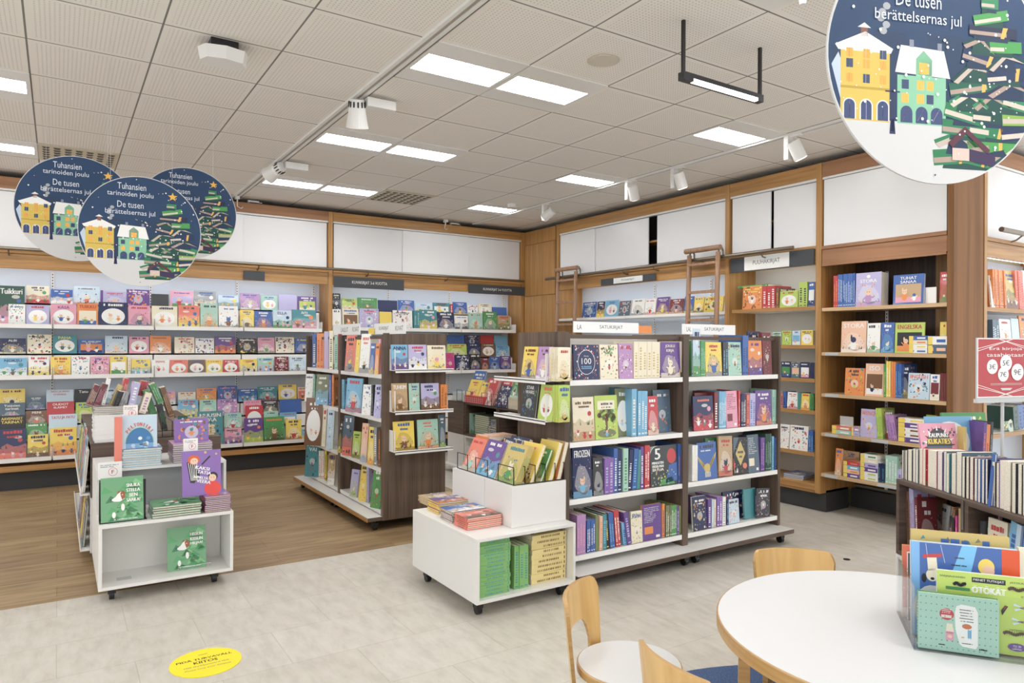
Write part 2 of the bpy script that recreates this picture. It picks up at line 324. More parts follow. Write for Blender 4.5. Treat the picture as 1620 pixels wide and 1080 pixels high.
    if title:
        ws = title.split('/'); h = Hh*.1 if len(ws) > 1 else Hh*.14
        for k, t in enumerate(ws): f.text(t, 0, Hh*.93-h*.5-k*h*1.3, W*.82, h, T_, bold=h*.03)
    elif style not in 'bn':
        h = Hh*R.uniform(.055, .1); wd = R.uniform(.5, .8)*W
        hexrow(f, R, -wd/2, wd/2, Hh*.84, h, T_); 
        if R.random() < .6: hexrow(f, R, -wd*.3, wd*.35, Hh*.84-h*1.4, h*.7, T_)

BOOKS = []
def make_book(name, M, W, Hh, T, c1, c2, spine='u-', style='g', title=None, tcol=None, scol=None, hard=True, artf=None, parts=True, place='', group=None, desc=None, page=None, seed=None, spart=None):
    """book standing in local axes: x along the cover, z up, cover facing -y; M puts it in the world (columns u, up, n)"""
    mb = MB(); bt = (.0015 if spart == 'p' else .0022) if hard else .0008; ins = (.0015 if spart == 'p' else .003) if hard else 0.0
    a0, a1 = -W/2, W/2; A = C[c1]; S = C[scol] if scol else A
    # local (a, b, n): n out of the front cover, 0 at its surface
    def P(a, b, n): return M @ Vector((a, b, n))
    def bx(m, x0, x1, z0, z1, n0, n1, col, mi=0): m.hexa([P(x0, z0, n1), P(x1, z0, n1), P(x1, z0, n0), P(x0, z0, n0), P(x0, z1, n1), P(x1, z1, n1), P(x1, z1, n0), P(x0, z1, n0)], col, mi)
    bx(mb, a0, a1, 0, Hh, -bt, 0, A); bx(mb, a0, a1, 0, Hh, -T, -T+bt, S)
    pa0, pa1, pb0, pb1 = a0+ins, a1-ins, ins, Hh-ins
    if spine == 'u-': bx(mb, a0, a0+bt, 0, Hh, -T+bt, -bt, S); pa0 = a0+bt
    elif spine == 'u+': bx(mb, a1-bt, a1, 0, Hh, -T+bt, -bt, S); pa1 = a1-bt
    f = Face(mb, lambda a, b, k: P(a, b, k))
    sd = seed if seed is not None else len(BOOKS)*7+3
    if artf: artf(f, W, Hh)
    elif style != '-': art(f, W, Hh, c1, c2, style, sd, title, tcol)
    if T > .004 and spine in ('u-', 'u+'):               # lettering band along the spine
        x = a0 if spine == 'u-' else a1; sg = -1 if spine == 'u-' else 1
        g = Face(mb, lambda a, b, k: P(x+sg*k, b, a)); R = random.Random(sd); B = C[c2]
        t0, t1 = -T*.72, -T*.28; b0 = Hh*R.uniform(.12, .25); b1 = Hh*R.uniform(.65, .85); b = b0
        while b < b1:
            q = T*.35; g.rect(t0, t1, b, b+q*R.uniform(.5, 1), B); b += q*1.3
        g.rect(-T*.8, -T*.2, Hh*.04, Hh*.07, B)
    org = P(0, 0, -T/2); org.z = min(p[2] for p in mb.v)
    V = np.array(mb.v)-np.array(org); mb.v = [tuple(r) for r in V]
    o = bpy.data.objects.new(name, mb.mesh(name, [m_print])); o.location = org; COL.objects.link(o); o['category'] = 'book'
    pg = MB(); bx(pg, pa0, pa1, pb0, pb1, -T+bt, -bt, (1, 1, 1)); pg.v = [tuple(r) for r in (np.array(pg.v)-np.array(org))]
    c = bpy.data.objects.new('page_block', pg.mesh('page_block', [page or m_page])); COL.objects.link(c); c.parent = o
    if group: o['group'] = group
    BOOKS.append(dict(o=o, c1=c1, c2=c2, place=place, desc=desc, style=style, title=title, mode=spart))
    return o
def mtx(u, w, n, p):
    m = Matrix((Vector(u), Vector(w), Vector(n))).transposed().to_4x4(); m.translation = Vector(p); return m

def stand(fr, x0, x1, yt, z, d, T, lean=4, roll=0, **kw):
    """face-out book seen between columns x0..x1 with its top at row yt, standing on height z, d behind the frame's plane"""
    ym = (yt+544)/2; u0, _ = fr.px(x0, ym, d); u1, _ = fr.px(x1, ym, d); a = math.radians(lean)
    Hh = .2
    for _ in range(4):
        zt = fr.px((x0+x1)/2, yt, d+Hh*math.sin(a))[1]; Hh = max(.03, (zt-z)/math.cos(a))
    w = (UP*math.cos(a)-fr.N*math.sin(a)); n = fr.U.cross(w); W = u1-u0
    if roll:
        q = Matrix.Rotation(math.radians(roll), 3, n); u = q @ fr.U; w = q @ w
    else: u = fr.U
    p = fr.p((u0+u1)/2, d, z)+(Vector((0, 0, abs(math.sin(math.radians(roll)))*W/2)) if roll else Vector())
    return make_book(kw.pop('name', 'picture_book'), mtx(u, w, n, p), W*.985, Hh, T, **kw)
def spines(fr, x0, x1, yt, z, d, D, n=1, lean=0, roll=0, out='S', **kw):
    """books side by side with their spines (S) or fore-edges (P) to the front"""
    ym = (yt+544)/2; u0, _ = fr.px(x0, ym, d); u1, _ = fr.px(x1, ym, d); r = math.radians(roll)
    Hh = (fr.px((x0+x1)/2, yt, d)[1]-z)/math.cos(r); t = (u1-u0)/n
    if roll: t = t*math.cos(r)
    res = []; kw.setdefault('name', 'storybook'); kw.setdefault('style', 'g')
    U = fr.U*math.cos(r)-UP*math.sin(r); w = UP*math.cos(r)+fr.U*math.sin(r)
    for k in range(n):
        jit = random.Random(k*13+int(x0)).uniform(-.004, .004)
        base = fr.p(u0+(u1-u0)*(k+1)/n, d+D/2+jit, z)+Vector((0, 0, abs(math.sin(r))*t))
        res.append(make_book(kw['name'], mtx(-fr.N, w, U, base), D, Hh*(1-.004*(k % 3)), t*.97, spine='u-' if out == 'S' else 'u+', spart='s' if out == 'S' else 'p', **{a: b for a, b in kw.items() if a != 'name'}))
    return res
def pile(fr, u0, u1, d, D, z, n, t, mode='s', jitter=.004, rot=0, **kw):
    """books lying flat, n high; mode s: spine to the front, p: page edges to the front"""
    res = []; kw.setdefault('name', 'paperback')
    R = random.Random(int(u0*1000)+n); nm = kw.pop('name'); top = kw.pop('topstyle', 'g'); artf = kw.pop('artf', None); place = kw.pop('place', '')
    for k in range(n):
        uc = (u0+u1)/2+R.uniform(-jitter, jitter); dc = d+D/2+R.uniform(-jitter, jitter)
        q = Matrix.Rotation(math.radians(rot+R.uniform(-1, 1)*jitter*200), 3, UP)
        U, Nn = q @ fr.U, q @ fr.N; cen = fr.p(uc, dc, z+(k+1)*t)
        last = k == n-1
        if mode == 's': m = mtx(-Nn, -U, UP, cen+U*(u1-u0)/2); W, Hh = D, u1-u0
        else: m = mtx(U, -Nn, UP, cen+Nn*D/2); W, Hh = u1-u0, D
        o = make_book(nm, m, W, Hh, t*.97, style=top if last else '-', artf=artf if last else None, place=place, spart=('pile', n-k), **kw)
        res.append(o)
    return res
ORD = 'first second third fourth fifth sixth seventh eighth ninth tenth eleventh twelfth thirteenth fourteenth fifteenth sixteenth seventeenth eighteenth nineteenth twentieth'.split()
def ordw(k): return ORD[k-1] if k <= 20 else 'twenty '+ORD[k-21]
# ------------------------------------------------------------------ the shell
def S(name, mb, m, **kw): return obj(name, mb, m, kind='structure', **kw)
def b_stone(nt, b):
    tc = N(nt, 'ShaderNodeTexCoord'); mp = N(nt, 'ShaderNodeMapping'); mp.inputs['Scale'].default_value = (3.2, 1.1, 1); L(nt, tc.outputs['Object'], mp.inputs[0])
    n = N(nt, 'ShaderNodeTexNoise'); n.inputs['Scale'].default_value = 5; n.inputs['Detail'].default_value = 12; n.inputs['Roughness'].default_value = .65; L(nt, mp.outputs[0], n.inputs['Vector'])
    r = ramp(nt, [(.3, hx('b9b3a8')), (.5, hx('c8c2b7')), (.72, hx('d2cdc4'))]); L(nt, n.outputs[0], r.inputs[0])
    br = N(nt, 'ShaderNodeTexBrick'); br.offset = .5; br.inputs['Scale'].default_value = 1; br.inputs['Brick Width'].default_value = .6; br.inputs['Row Height'].default_value = .4; br.inputs['Mortar Size'].default_value = .0022
    br.inputs['Color1'].default_value = (1, 1, 1, 1); br.inputs['Color2'].default_value = (.93, .92, .9, 1); br.inputs['Mortar'].default_value = (.78, .76, .72, 1)
    L(nt, tc.outputs['Object'], br.inputs['Vector'])
    mx = N(nt, 'ShaderNodeMix', data_type='RGBA', blend_type='MULTIPLY'); mx.inputs[0].default_value = 1; L(nt, r.outputs[0], mx.inputs[6]); L(nt, br.outputs[0], mx.inputs[7])
    n3 = N(nt, 'ShaderNodeTexNoise'); n3.inputs['Scale'].default_value = 16; n3.inputs['Detail'].default_value = 6; n3.inputs['Roughness'].default_value = .7
    mp3 = N(nt, 'ShaderNodeMapping'); mp3.inputs['Scale'].default_value = (.8, 2.6, 1); L(nt, tc.outputs['Object'], mp3.inputs[0]); L(nt, mp3.outputs[0], n3.inputs['Vector'])
    r3 = ramp(nt, [(.66, (1, 1, 1)), (.74, (.72, .68, .62))]); L(nt, n3.outputs[0], r3.inputs[0])
    m2 = N(nt, 'ShaderNodeMix', data_type='RGBA', blend_type='MULTIPLY'); m2.inputs[0].default_value = 1; L(nt, mx.outputs[2], m2.inputs[6]); L(nt, r3.outputs[0], m2.inputs[7])
    L(nt, m2.outputs[2], b.inputs['Base Color'])
m_stone = mat('travertine_floor', hx('cfc8bc'), .42, build=b_stone)
def b_plank(nt, b):
    tc = N(nt, 'ShaderNodeTexCoord')
    br = N(nt, 'ShaderNodeTexBrick'); br.offset = .37; br.inputs['Scale'].default_value = 1; br.inputs['Brick Width'].default_value = 1.25; br.inputs['Row Height'].default_value = .19; br.inputs['Mortar Size'].default_value = .0012; br.inputs['Bias'].default_value = 0
    br.inputs['Color1'].default_value = (*hx('a8906c'), 1); br.inputs['Color2'].default_value = (*hx('94795a'), 1); br.inputs['Mortar'].default_value = (*hx('5f4a34'), 1); L(nt, tc.outputs['Object'], br.inputs['Vector'])
    mp = N(nt, 'ShaderNodeMapping'); mp.inputs['Scale'].default_value = (1.6, 16, 1); L(nt, tc.outputs['Object'], mp.inputs[0])
    n = N(nt, 'ShaderNodeTexNoise'); n.inputs['Scale'].default_value = 1.6; n.inputs['Detail'].default_value = 7; n.inputs['Distortion'].default_value = .7; L(nt, mp.outputs[0], n.inputs['Vector'])
    r = ramp(nt, [(.3, (.62, .58, .52)), (.55, (1, 1, 1)), (.8, (1.25, 1.22, 1.15))]); L(nt, n.outputs[0], r.inputs[0])
    mx = N(nt, 'ShaderNodeMix', data_type='RGBA', blend_type='MULTIPLY'); mx.inputs[0].default_value = 1; L(nt, br.outputs[0], mx.inputs[6]); L(nt, r.outputs[0], mx.inputs[7]); L(nt, mx.outputs[2], b.inputs['Base Color'])
m_plank = mat('oak_plank_floor', hx('9a8060'), .45, build=b_plank)
def b_ceil(nt, b):
    tc = N(nt, 'ShaderNodeTexCoord'); sp = N(nt, 'ShaderNodeSeparateXYZ'); L(nt, tc.outputs['Object'], sp.inputs[0])
    def mm(op, a, v=None, v2=None):
        n = N(nt, 'ShaderNodeMath', operation=op)
        for k, q in enumerate((a, v, v2)):
            if q is None: continue
            if isinstance(q, (int, float)): n.inputs[k].default_value = q
            else: L(nt, q, n.inputs[k])
        return n.outputs[0]
    # distance to the nearest joint of the 0.6 m grid; x runs in three fields between the lamp tracks
    def field(x): return mm('PINGPONG', x, .3)
    X, Y = sp.outputs[0], sp.outputs[1]
    x1 = field(mm('ADD', X, .152)); x2 = field(mm('SUBTRACT', X, 1.718)); x3 = field(mm('SUBTRACT', X, 4.80))
    s1 = mm('GREATER_THAN', X, 1.68); s2 = mm('GREATER_THAN', X, 4.76)
    xx = mm('MULTIPLY_ADD', mm('SUBTRACT', x2, x1), s1, x1); xx = mm('MULTIPLY_ADD', mm('SUBTRACT', x3, xx), s2, xx)
    yy = field(mm('SUBTRACT', Y, 2.812))
    edge = mm('MINIMUM', xx, yy); joint = mm('LESS_THAN', edge, .005)
    px_ = mm('PINGPONG', X, .0105); py_ = mm('PINGPONG', Y, .0105)
    dist = mm('SQRT', mm('ADD', mm('POWER', px_, 2.0), mm('POWER', py_, 2.0)))
    dot = mm('MULTIPLY', mm('LESS_THAN', dist, .0042), mm('GREATER_THAN', edge, .035))
    dk = mm('MAXIMUM', mm('MULTIPLY', joint, .8), mm('MULTIPLY', dot, .36))
    mx = N(nt, 'ShaderNodeMix', data_type='RGBA'); L(nt, dk, mx.inputs[0]); mx.inputs[6].default_value = (*hx('eae5dd'), 1); mx.inputs[7].default_value = (*hx('3c3730'), 1)
    L(nt, mx.outputs[2], b.inputs['Base Color'])
m_ceil = mat('perforated_ceiling_tiles', hx('d3cdc4'), .8, build=b_ceil)
m_wallp = mat('wall_paint', hx('d9d3b4'), .7)
X0, X1, Y0, Y1 = -3.2, 8.6, -3.4, 8.68
def slab(x0, x1, y0, y1, z0, z1):
    m = MB(); m.box(x0, x1, y0, y1, z0, z1); return m
def origin0(o):                                     # keep the pattern on world coordinates
    for v in o.data.vertices: v.co += o.location
    o.location = (0, 0, 0); return o
origin0(S('floor', slab(X0, X1, Y0, Y1, -.1, 0), m_stone))
origin0(S('floor_wood', slab(X0, 3.3, 4.67, Y1, -.002, .002), m_plank))
origin0(S('ceiling', slab(X0, X1, Y0, Y1, CEIL, CEIL+.1), m_ceil))
S('wall_back', slab(X0-.1, 6.25, Y1, Y1+.1, 0, CEIL), m_wallp)
S('wall_right', slab(6.15, 6.25, 3.04, Y1, 0, CEIL), m_wallp)
S('wall_alcove', slab(6.15, X1+.1, 2.96, 3.04, 0, CEIL), m_wallp)
# ceiling lamp tracks
m_track = mat('track_shadow_gap', hx('a79f93'), .5)
for k, x in enumerate((1.66, 4.755)):
    m = MB(); m.box(x-.035, x-.012, Y0, 8.3, CEIL-.018, CEIL-.001); m.box(x+.012, x+.035, Y0, 8.3, CEIL-.018, CEIL-.001)
    t = empty('lighting_track', (x, 2.4, CEIL-.02), ('long white lighting track on the ceiling left of the big double panels', 'white lighting track on the ceiling parallel to the right wall')[k], 'lighting track')
    obj('rail', m, m_white, t); g = MB(); g.box(x-.012, x+.012, Y0, 8.3, CEIL-.012, CEIL-.001); obj('slot', g, m_track, t)

# recessed light panels
panels = [(2.018, 3.70), (2.618, 3.70), (2.018, 5.50), (2.618, 5.50), (2.018, 7.28), (2.618, 7.28), (4.418, 3.70), (4.418, 5.50), (4.418, 7.28), (-.452, 5.50), (-.452, 7.28)]
plab = ['bright square ceiling light panel nearest the camera beside the lighting track', 'bright square ceiling light panel nearest the camera, right one of the pair', 'ceiling light panel of the middle pair, beside the lighting track', 'ceiling light panel of the middle pair, away from the lighting track',
 'ceiling light panel of the farthest pair, beside the track end', 'ceiling light panel of the farthest pair, beside the ceiling air grille', 'single ceiling light panel under the black hanging lamp', 'single ceiling light panel in the middle over the right gondola', 'single small-looking ceiling light panel farthest back near the corner', 'ceiling light panel cut by the left picture edge, upper one', 'ceiling light panel cut by the left picture edge above the round signs']
extra = [(x, y) for x in (-2.2, -.452, 2.018, 2.618, 4.418, 6.9) for y in (-1.7, .1, 1.9)]+[(-2.2, 3.7), (-2.2, 5.5), (-2.2, 7.28), (6.9, 1.0)]  # unseen panels continuing the grid, added only for the light they give
for k, (x, y) in enumerate(panels+extra):
    t = empty('ceiling_light', (x, y, CEIL), plab[k] if k < len(plab) else 'unseen square ceiling light panel added to light the room', 'ceiling light', 'square recessed ceiling lights' if k < len(plab) else 'unseen ceiling lights added to light the room')
    m = MB(); 
    for a in ((x-.297, x+.297, y-.297, y-.125), (x-.297, x+.297, y+.125, y+.297), (x-.297, x-.272, y-.125, y+.125), (x+.272, x+.297, y-.125, y+.125)): m.box(*a, CEIL-.006, CEIL-.0005)
    obj('frame', m, m_white, t); g = MB(); g.box(x-.272, x+.272, y-.125, y+.125, CEIL-.004, CEIL-.0015); obj('diffuser', g, m_panel, t)

# perforated air grilles
for k, (x, y) in enumerate([(.146, 7.28), (3.218, 7.28)]):
    t = empty('air_grille', (x, y, CEIL), ('pale ceiling air grille above the round christmas signs', 'pale ceiling air grille beyond the rows of light panels')[k], 'air grille', 'ceiling air grilles')
    g = MB(); g.box(x-.297, x+.297, y-.297, y+.297, CEIL-.008, CEIL-.001)
    for i in range(7):
        for j in range(6):
            if (i+j) % 2 or True:
                a, b = x-.24+i*.08, y-.22+j*.088; g.box(a-.026, a+.026, b-.012, b+.012, CEIL-.0095, CEIL-.0078, m=1); g.box(a-.02, a+.02, b+.024, b+.042, CEIL-.0095, CEIL-.0078, m=1)
    obj('plate', g, [mat('grille_plate', hx('c9bfa8'), .6), m_slot], t)

# spotlights
def spot(p, aim, kind, label, lit=False):
    x, y = p; t = empty('spotlight', (x, y, CEIL-.02), label, 'spotlight', 'white track spotlights'); aim = Vector(aim)
    if kind == 'cone':
        m = MB(); m.box(x+.03, x+.23, y-.06, y+.02, CEIL-.085, CEIL-.025); obj('driver_box', m, m_white, t, bevel=.004)
        c = Vector((x-.02, y, CEIL-.09)); d = (aim-c).normalized(); m = MB(); m.cyl(c-d*.05, c+d*.02, .045, .055, 20); m.cyl(c+d*.02, c+d*.13, .055, .075, 24, caps=False); m.cyl(c+d*.12, c+d*.03, .07, .05, 24, caps=False)
        obj('lamp_head', m, m_white, t, smooth=False); g = MB()
        for k in range(12):
            a = 2*math.pi*k/12; b = d.orthogonal().normalized(); e = d.cross(b); q = c-d*.015+b*math.cos(a)*.052+e*math.sin(a)*.052; g.cyl(q-d*.02, q+d*.015, .005, n=6)
        obj('cooling_slot', g, m_slot, t)
        g = MB(); g.cyl(c+d*.05, c+d*.053, .048, n=20); obj('lens', g, m_spotlit, t)
    else:
        m = MB(); m.box(x-.03, x+.03, y+.045, y+.085, CEIL-.20, CEIL-.015); m.box(x-.018, x+.018, y-.05, y+.06, CEIL-.03, CEIL-.015); obj('driver_box', m, m_white, t, bevel=.003)
        c = Vector((x, y-.01, CEIL-.135)); d = (aim-c).normalized(); m = MB(); m.cyl(c-d*.07, c+d*.075, .05, n=24); obj('lamp_head', m, m_white, t)
        g = MB(); g.cyl(c+d*.075, c+d*.078, .043, n=20); obj('lens', g, m_spotlit, t)
    ld = bpy.data.lights.new('spot_beam', 'SPOT'); ld.energy = SPOT_W; ld.spot_size = 1.1; ld.spot_blend = .6; ld.shadow_soft_size = .04; ld.color = (1, .95, .88)
    lo = bpy.data.objects.new('spot_beam', ld); COL.objects.link(lo); lo.parent = t; q = c+d*.16; lo.rotation_euler = d.to_track_quat('-Z', 'Y').to_euler(); lo.location = q-Vector((x, y, CEIL-.02))
spot((1.66, 4.42), (2.1, 5.6, 0), 'cone', 'white cone-shaped track spotlight with cooling slots, nearest one')
spot((1.66, 6.38), (.3, 8.6, 2.0), 'cone', 'tilted conical track spotlight aimed at the long back bookcase')
spot((4.755, 6.6), (3.6, 8.5, 1.4), 'can', 'small track spotlight near the corner column, tilted down left')
spot((4.755, 5.17), (5.6, 5.6, 1.3), 'can', 'small cylindrical track spotlight, left of two close together')
spot((4.755, 4.55), (5.6, 4.6, 1.2), 'can', 'small cylindrical track spotlight, right of two close together')
spot((4.755, 3.35), (5.7, 3.0, 1.2), 'can', 'cylindrical track spotlight above the right wall shelves, biggest of its row')
# track feed with a white cable
def feed(x, y, label):
    t = empty('track_feed', (x, y, CEIL-.04), label, 'cable'); m = MB(); m.box(x-.02, x+.02, y-.03, y+.03, CEIL-.05, CEIL-.015); obj('connector', m, m_white, t)
    m = MB(); m.tube([(x, y, CEIL-.05), (x+.01, y+.05, CEIL-.12), (x+.06, y+.1, CEIL-.10-.03), (x+.16, y+.14, 3.052), (x+.3, y+.15, 3.05)], .006); m.box(x+.14, x+.26, y+.12, y+.16, 3.045, 3.065); obj('cable', m, m_white, t)
feed(1.66, 8.18, 'white track connector and cable end over the left bookcase'); feed(4.25, 8.18, 'white cable loop on the ceiling over the second bookcase')
# small round ceiling things
m = MB(); m.cyl((2.62, 3.1, CEIL-.008), (2.62, 3.1, CEIL), .095, n=36); m.cyl((2.62, 3.1, CEIL-.012), (2.62, 3.1, CEIL-.006), .078, n=36)
obj('ceiling_speaker', m, mat('speaker_grille', hx('cfc7b8'), .7), label='flat round ceiling loudspeaker between the light panels', category='speaker') if False else setp(obj('ceiling_speaker', m, mat('speaker_grille', hx('cbc3b4'), .7)), 'flat round ceiling loudspeaker right of the big double light panels', 'speaker')
t = empty('access_point', (.75, 4.08, CEIL-.1), 'white wedge-shaped wireless access point on black ceiling bracket', 'access point')
m = MB(); m.box(.68, .82, 4.03, 4.15, CEIL-.045, CEIL); m.tube([(.69, 4.06, CEIL), (.72, 4.05, CEIL-.06), (.79, 4.05, CEIL-.06), (.82, 4.06, CEIL)], .008); obj('bracket', m, m_black, t)
m = MB()
pts = [(-.13, .0), (-.10, -.055), (0, -.075), (.10, -.055), (.13, 0), (.10, .055), (0, .065), (-.10, .055)]
lo_ = [(.75+a*.9, 4.08+b*1.1, CEIL-.115) for a, b in pts]; hi_ = [(.75+a, 4.08+b*1.3, CEIL-.05) for a, b in pts]
m.poly(lo_[::-1]); m.poly(hi_); [m.poly([lo_[k], lo_[(k+1) % 8], hi_[(k+1) % 8], hi_[k]]) for k in range(8)]
obj('housing', m, m_white, t, bevel=.012)
setp(obj('smoke_detector', MB().cyl((4.45, 6.9, CEIL-.04), (4.45, 6.9, CEIL), .045, .05), m_white), 'small white round smoke detector on the ceiling near the corner', 'smoke detector')
setp(obj('ceiling_sensor', MB().cyl((2.93, 2.03, CEIL-.035), (2.93, 2.03, CEIL), .014, .022), m_white), 'tiny white ceiling sensor near the top picture edge', 'sensor')
# black hanging lamp
t = empty('pendant_lamp', (2.94, 2.507, 2.8), 'slim black linear lamp hanging from the ceiling on two rods', 'pendant lamp')
for x in (2.642, 3.238): obj('rod', MB().box(x-.008, x+.008, 2.499, 2.515, 2.79, CEIL), m_black, t)
obj('lamp_bar', MB().box(2.63, 3.25, 2.49, 2.53, 2.785, 2.825), m_black, t); obj('light_strip', MB().box(2.70, 3.20, 2.4885, 2.512, 2.7835, 2.80), emis('pendant_strip', (1, .98, .95), 3), t)

# ------------------------------------------------------------------ wall bookcases
def ulist(fr, xs, y=500, d=0): return [fr.px(x, y, d)[0] for x in xs]
def case(name_label, fr, u0, u1, depth, back, backm, postm, trimm, headm, zs_shelf, shelfm, shelfd, doors, z_door, strip=True, base=True, posts=(True, True), backd=None):
    c = fr.p((u0+u1)/2, 0, 0); t = empty('wall_bookcase', c, name_label, 'bookcase'); backd = backd or depth
    ztop = 3.03; b0, b1 = z_door
    for s, q in ((u0, posts[0]), (u1, posts[1])):
        if q: obj('side_panel', MB().fbox(fr, s-(.05 if s == u0 else 0), s+(.05 if s == u1 else 0), 0, depth, .17, ztop), postm, t)
    obj('back_panel', MB().fbox(fr, u0+.001, u1-.001, backd-.02, backd, .2, 2.2), backm, t)
    obj('top_panel', MB().fbox(fr, u0+.001, u1-.001, .02, depth, b0-.03, b0-.005), headm, t)
    obj('cornice', MB().fbox(fr, u0+.001, u1-.001, .004, .05, b1+.02, ztop), trimm, t, bevel=.002)
    obj('door_track', MB().fbox(fr, u0+.002, u1-.002, .012, .06, b1, b1+.019), m_white, t)
    obj('header_board', MB().fbox(fr, u0+.001, u1-.001, .012, .045, 2.155, b0-.031), headm, t, bevel=.003)
    obj('header_lip', MB().fbox(fr, u0+.001, u1-.001, .0, .06, b0-.03, b0-.001), headm, t)
    obj('cupboard_back', MB().fbox(fr, u0+.001, u1-.001, .3, .32, b0, b1+.1), m_plinth, t); obj('inner_shelf', MB().fbox(fr, u0+.001, u1-.001, .08, .3, (b0+b1)/2, (b0+b1)/2+.02), m_oakh, t)
    for i, (a, b_, dd) in enumerate(doors): obj('sliding_door', MB().fbox(fr, a, b_, .02+dd, .036+dd, b0, b1-.004), m_door, t, bevel=.002)
    if base:
        obj('bottom_board', MB().fbox(fr, u0+.001, u1-.001, .0, depth-.02, .19, .245), headm, t, bevel=.003)
        obj('plinth', MB().fbox(fr, u0-.05, u1+.05, .09, depth, 0, .188), m_plinth, t)
    for z in zs_shelf:
        obj('shelf', MB().fbox(fr, u0+.002, u1-.002, .01, shelfd, z-.03, z), shelfm, t, bevel=.001)
    if strip:
        obj('light_strip', MB().fbox(fr, u0+.08, u1-.08, .075, .10, 2.166, 2.18), m_strip, t)
    return t
FB = FY(8.28)
X_ = lambda px_, y=480, d=0: FB.px(px_, y, d)[0]
# stepped picture-book display: tiers are (height, depth of the front face)
def stepped(t, fr, u0, u1, tiers, zbot):
    m = MB(); prev = .03
    z0 = tiers[0][0]
    m.fbox(fr, u0, u1, .0, .29, z0-.025, z0)
    for (z, d) in tiers[1:]: m.fbox(fr, u0, u1, d, .29, z-.016, z); m.fbox(fr, u0, u1, d, d+.012, z0, z)
    m.fbox(fr, u0, u1, -.002, .006, z0-.03, z0+.012)
    for u in (u0, u1): m.fbox(fr, u-.0025, u+.0025, -.002, .2, z0-.02, z0+.09)
    o = obj('stepped_shelf', m, m_whitem, t)
    obj('clear_lip', MB().fbox(fr, u0+.004, u1-.004, -.004, -.0015, z0+.012, z0+.05), m_plex, o)
def uprights(t, fr, us, d, z0=.25, z1=2.16):
    for u in us:
        q = obj('slotted_upright', MB().fbox(fr, u-.012, u+.012, d-.008, d, z0, z1), m_whitem, t)
        g = MB(); z = z0+.02
        while z < z1: g.fbox(fr, u-.004, u+.004, d-.0088, d-.0079, z, z+.016); z += .03
        obj('slot', g, m_slot, q)
mods = [-.95, -.05, .85, 1.75, 2.65]
B1 = case('long back-wall bookcase of picture books behind the round signs', FB, -1.0, 2.725, .37, .32, m_back, m_oak, m_redh, m_oakh, [], m_white, .3,
     [(-1.0, .2, .02), (.2, 1.75, 0), (1.73, 2.715, .02)], (2.33, 2.90))
uprights(B1, FB, mods, .345)
for a, b_ in zip(mods[:-1], mods[1:]):
    for k, tz in enumerate(([(1.61, .02), (1.83, .12)], [(1.11, .02), (1.33, .12)], [(.31, .02), (.47, .075), (.62, .13), (.77, .18)])): stepped(B1, FB, a+.012, min(b_, 2.70)+.0, tz, 0)
mods2 = [2.83, 3.64, 4.54, 5.42]
B2 = case('back-wall bookcase with two dark category signs, right of the long one', FB, 2.78, 5.51, .37, .32, m_back, m_oak, m_oakh, m_oakh, [], m_white, .3,
     [(2.80, 3.715, .02), (3.70, 4.66, 0), (4.65, 5.50, .02)], (2.33, 2.90), posts=(False, True))
uprights(B2, FB, mods2[1:], .345)
for a, b_ in zip(mods2[:-1], mods2[1:]):
    for tz in ([(1.635, .02), (1.845, .12)], [(1.085, .02), (1.27, .09), (1.42, .16)], [(.31, .02), (.47, .075), (.62, .13), (.77, .18)]): stepped(B2, FB, a+.012, b_, tz, 0)
# corner column panel
t = empty('corner_panel', (5.58, 7.88, 0), 'tall oak corner panel between the two walls of shelves', 'panel')
obj('lower_panel', MB().box(5.561, 5.60, 7.54, 8.275, .17, 2.12), m_oak, t); obj('middle_panel', MB().box(5.561, 5.60, 7.54, 8.275, 2.125, 2.84), m_oak, t); obj('upper_panel', MB().box(5.561, 5.60, 7.54, 8.275, 2.845, 3.03), m_oak, t); obj('plinth', MB().box(5.62, 5.68, 7.53, 8.37, 0, .169), m_plinth, t)
FRW = FX(5.53)                                        # u = -Y
A_ = case('right-wall activity-book bookcase behind the two wooden ladders', FRW, -7.43, -4.68, .42, .37, m_back, m_oak, m_oakh, m_oakh, [1.785, 1.38, .98, .58], m_whitem, .36,
     [(-7.42, -6.72, 0), (-6.74, -5.80, .02), (-5.66, -4.70, .02)], (2.32, 2.885), posts=(True, False))
uprights(A_, FRW, [-6.05, -5.2], .395)
B_ = case('narrow right-wall bookcase with white wooden-edged shelves', FRW, -4.63, -3.69, .42, .37, m_backg, m_oak, m_oakh, m_oakh, [], m_oakh, .36,
     [(-4.61, -4.17, 0), (-4.15, -3.70, .02)], (2.32, 2.885), posts=(True, False))
for z in (1.795, 1.455, 1.16, .88, .515, .20):
    o = obj('shelf', MB().fbox(FRW, -4.60, -3.70, .03, .38, z-.03, z-.002), m_whitem, B_); obj('wood_edge', MB().fbox(FRW, -4.60, -3.70, .01, .03, z-.032, z), m_oakh, o)
C_ = case('deep dark-backed bookcase section beside the wide wooden pillar', FRW, -3.64, -2.62, .54, .5, m_darkback, m_oak, m_redh, m_redh, [1.776, 1.394, 1.04, .701, .351], m_shelfwood, .34,
     [(-3.63, -2.63, 0)], (2.31, 2.885), strip=False, base=False, posts=(True, False))
obj('side_panel', MB().box(5.56, 6.07, 2.618, 2.632, .17, 3.02), m_darkback, C_)
obj('plinth', MB().fbox(FRW, -3.66, -2.62, .50, .55, 0, .17), m_plinth, C_)
obj('second_header', MB().fbox(FRW, -3.635, -2.625, .002, .03, 2.135, 2.155), m_redh, C_)
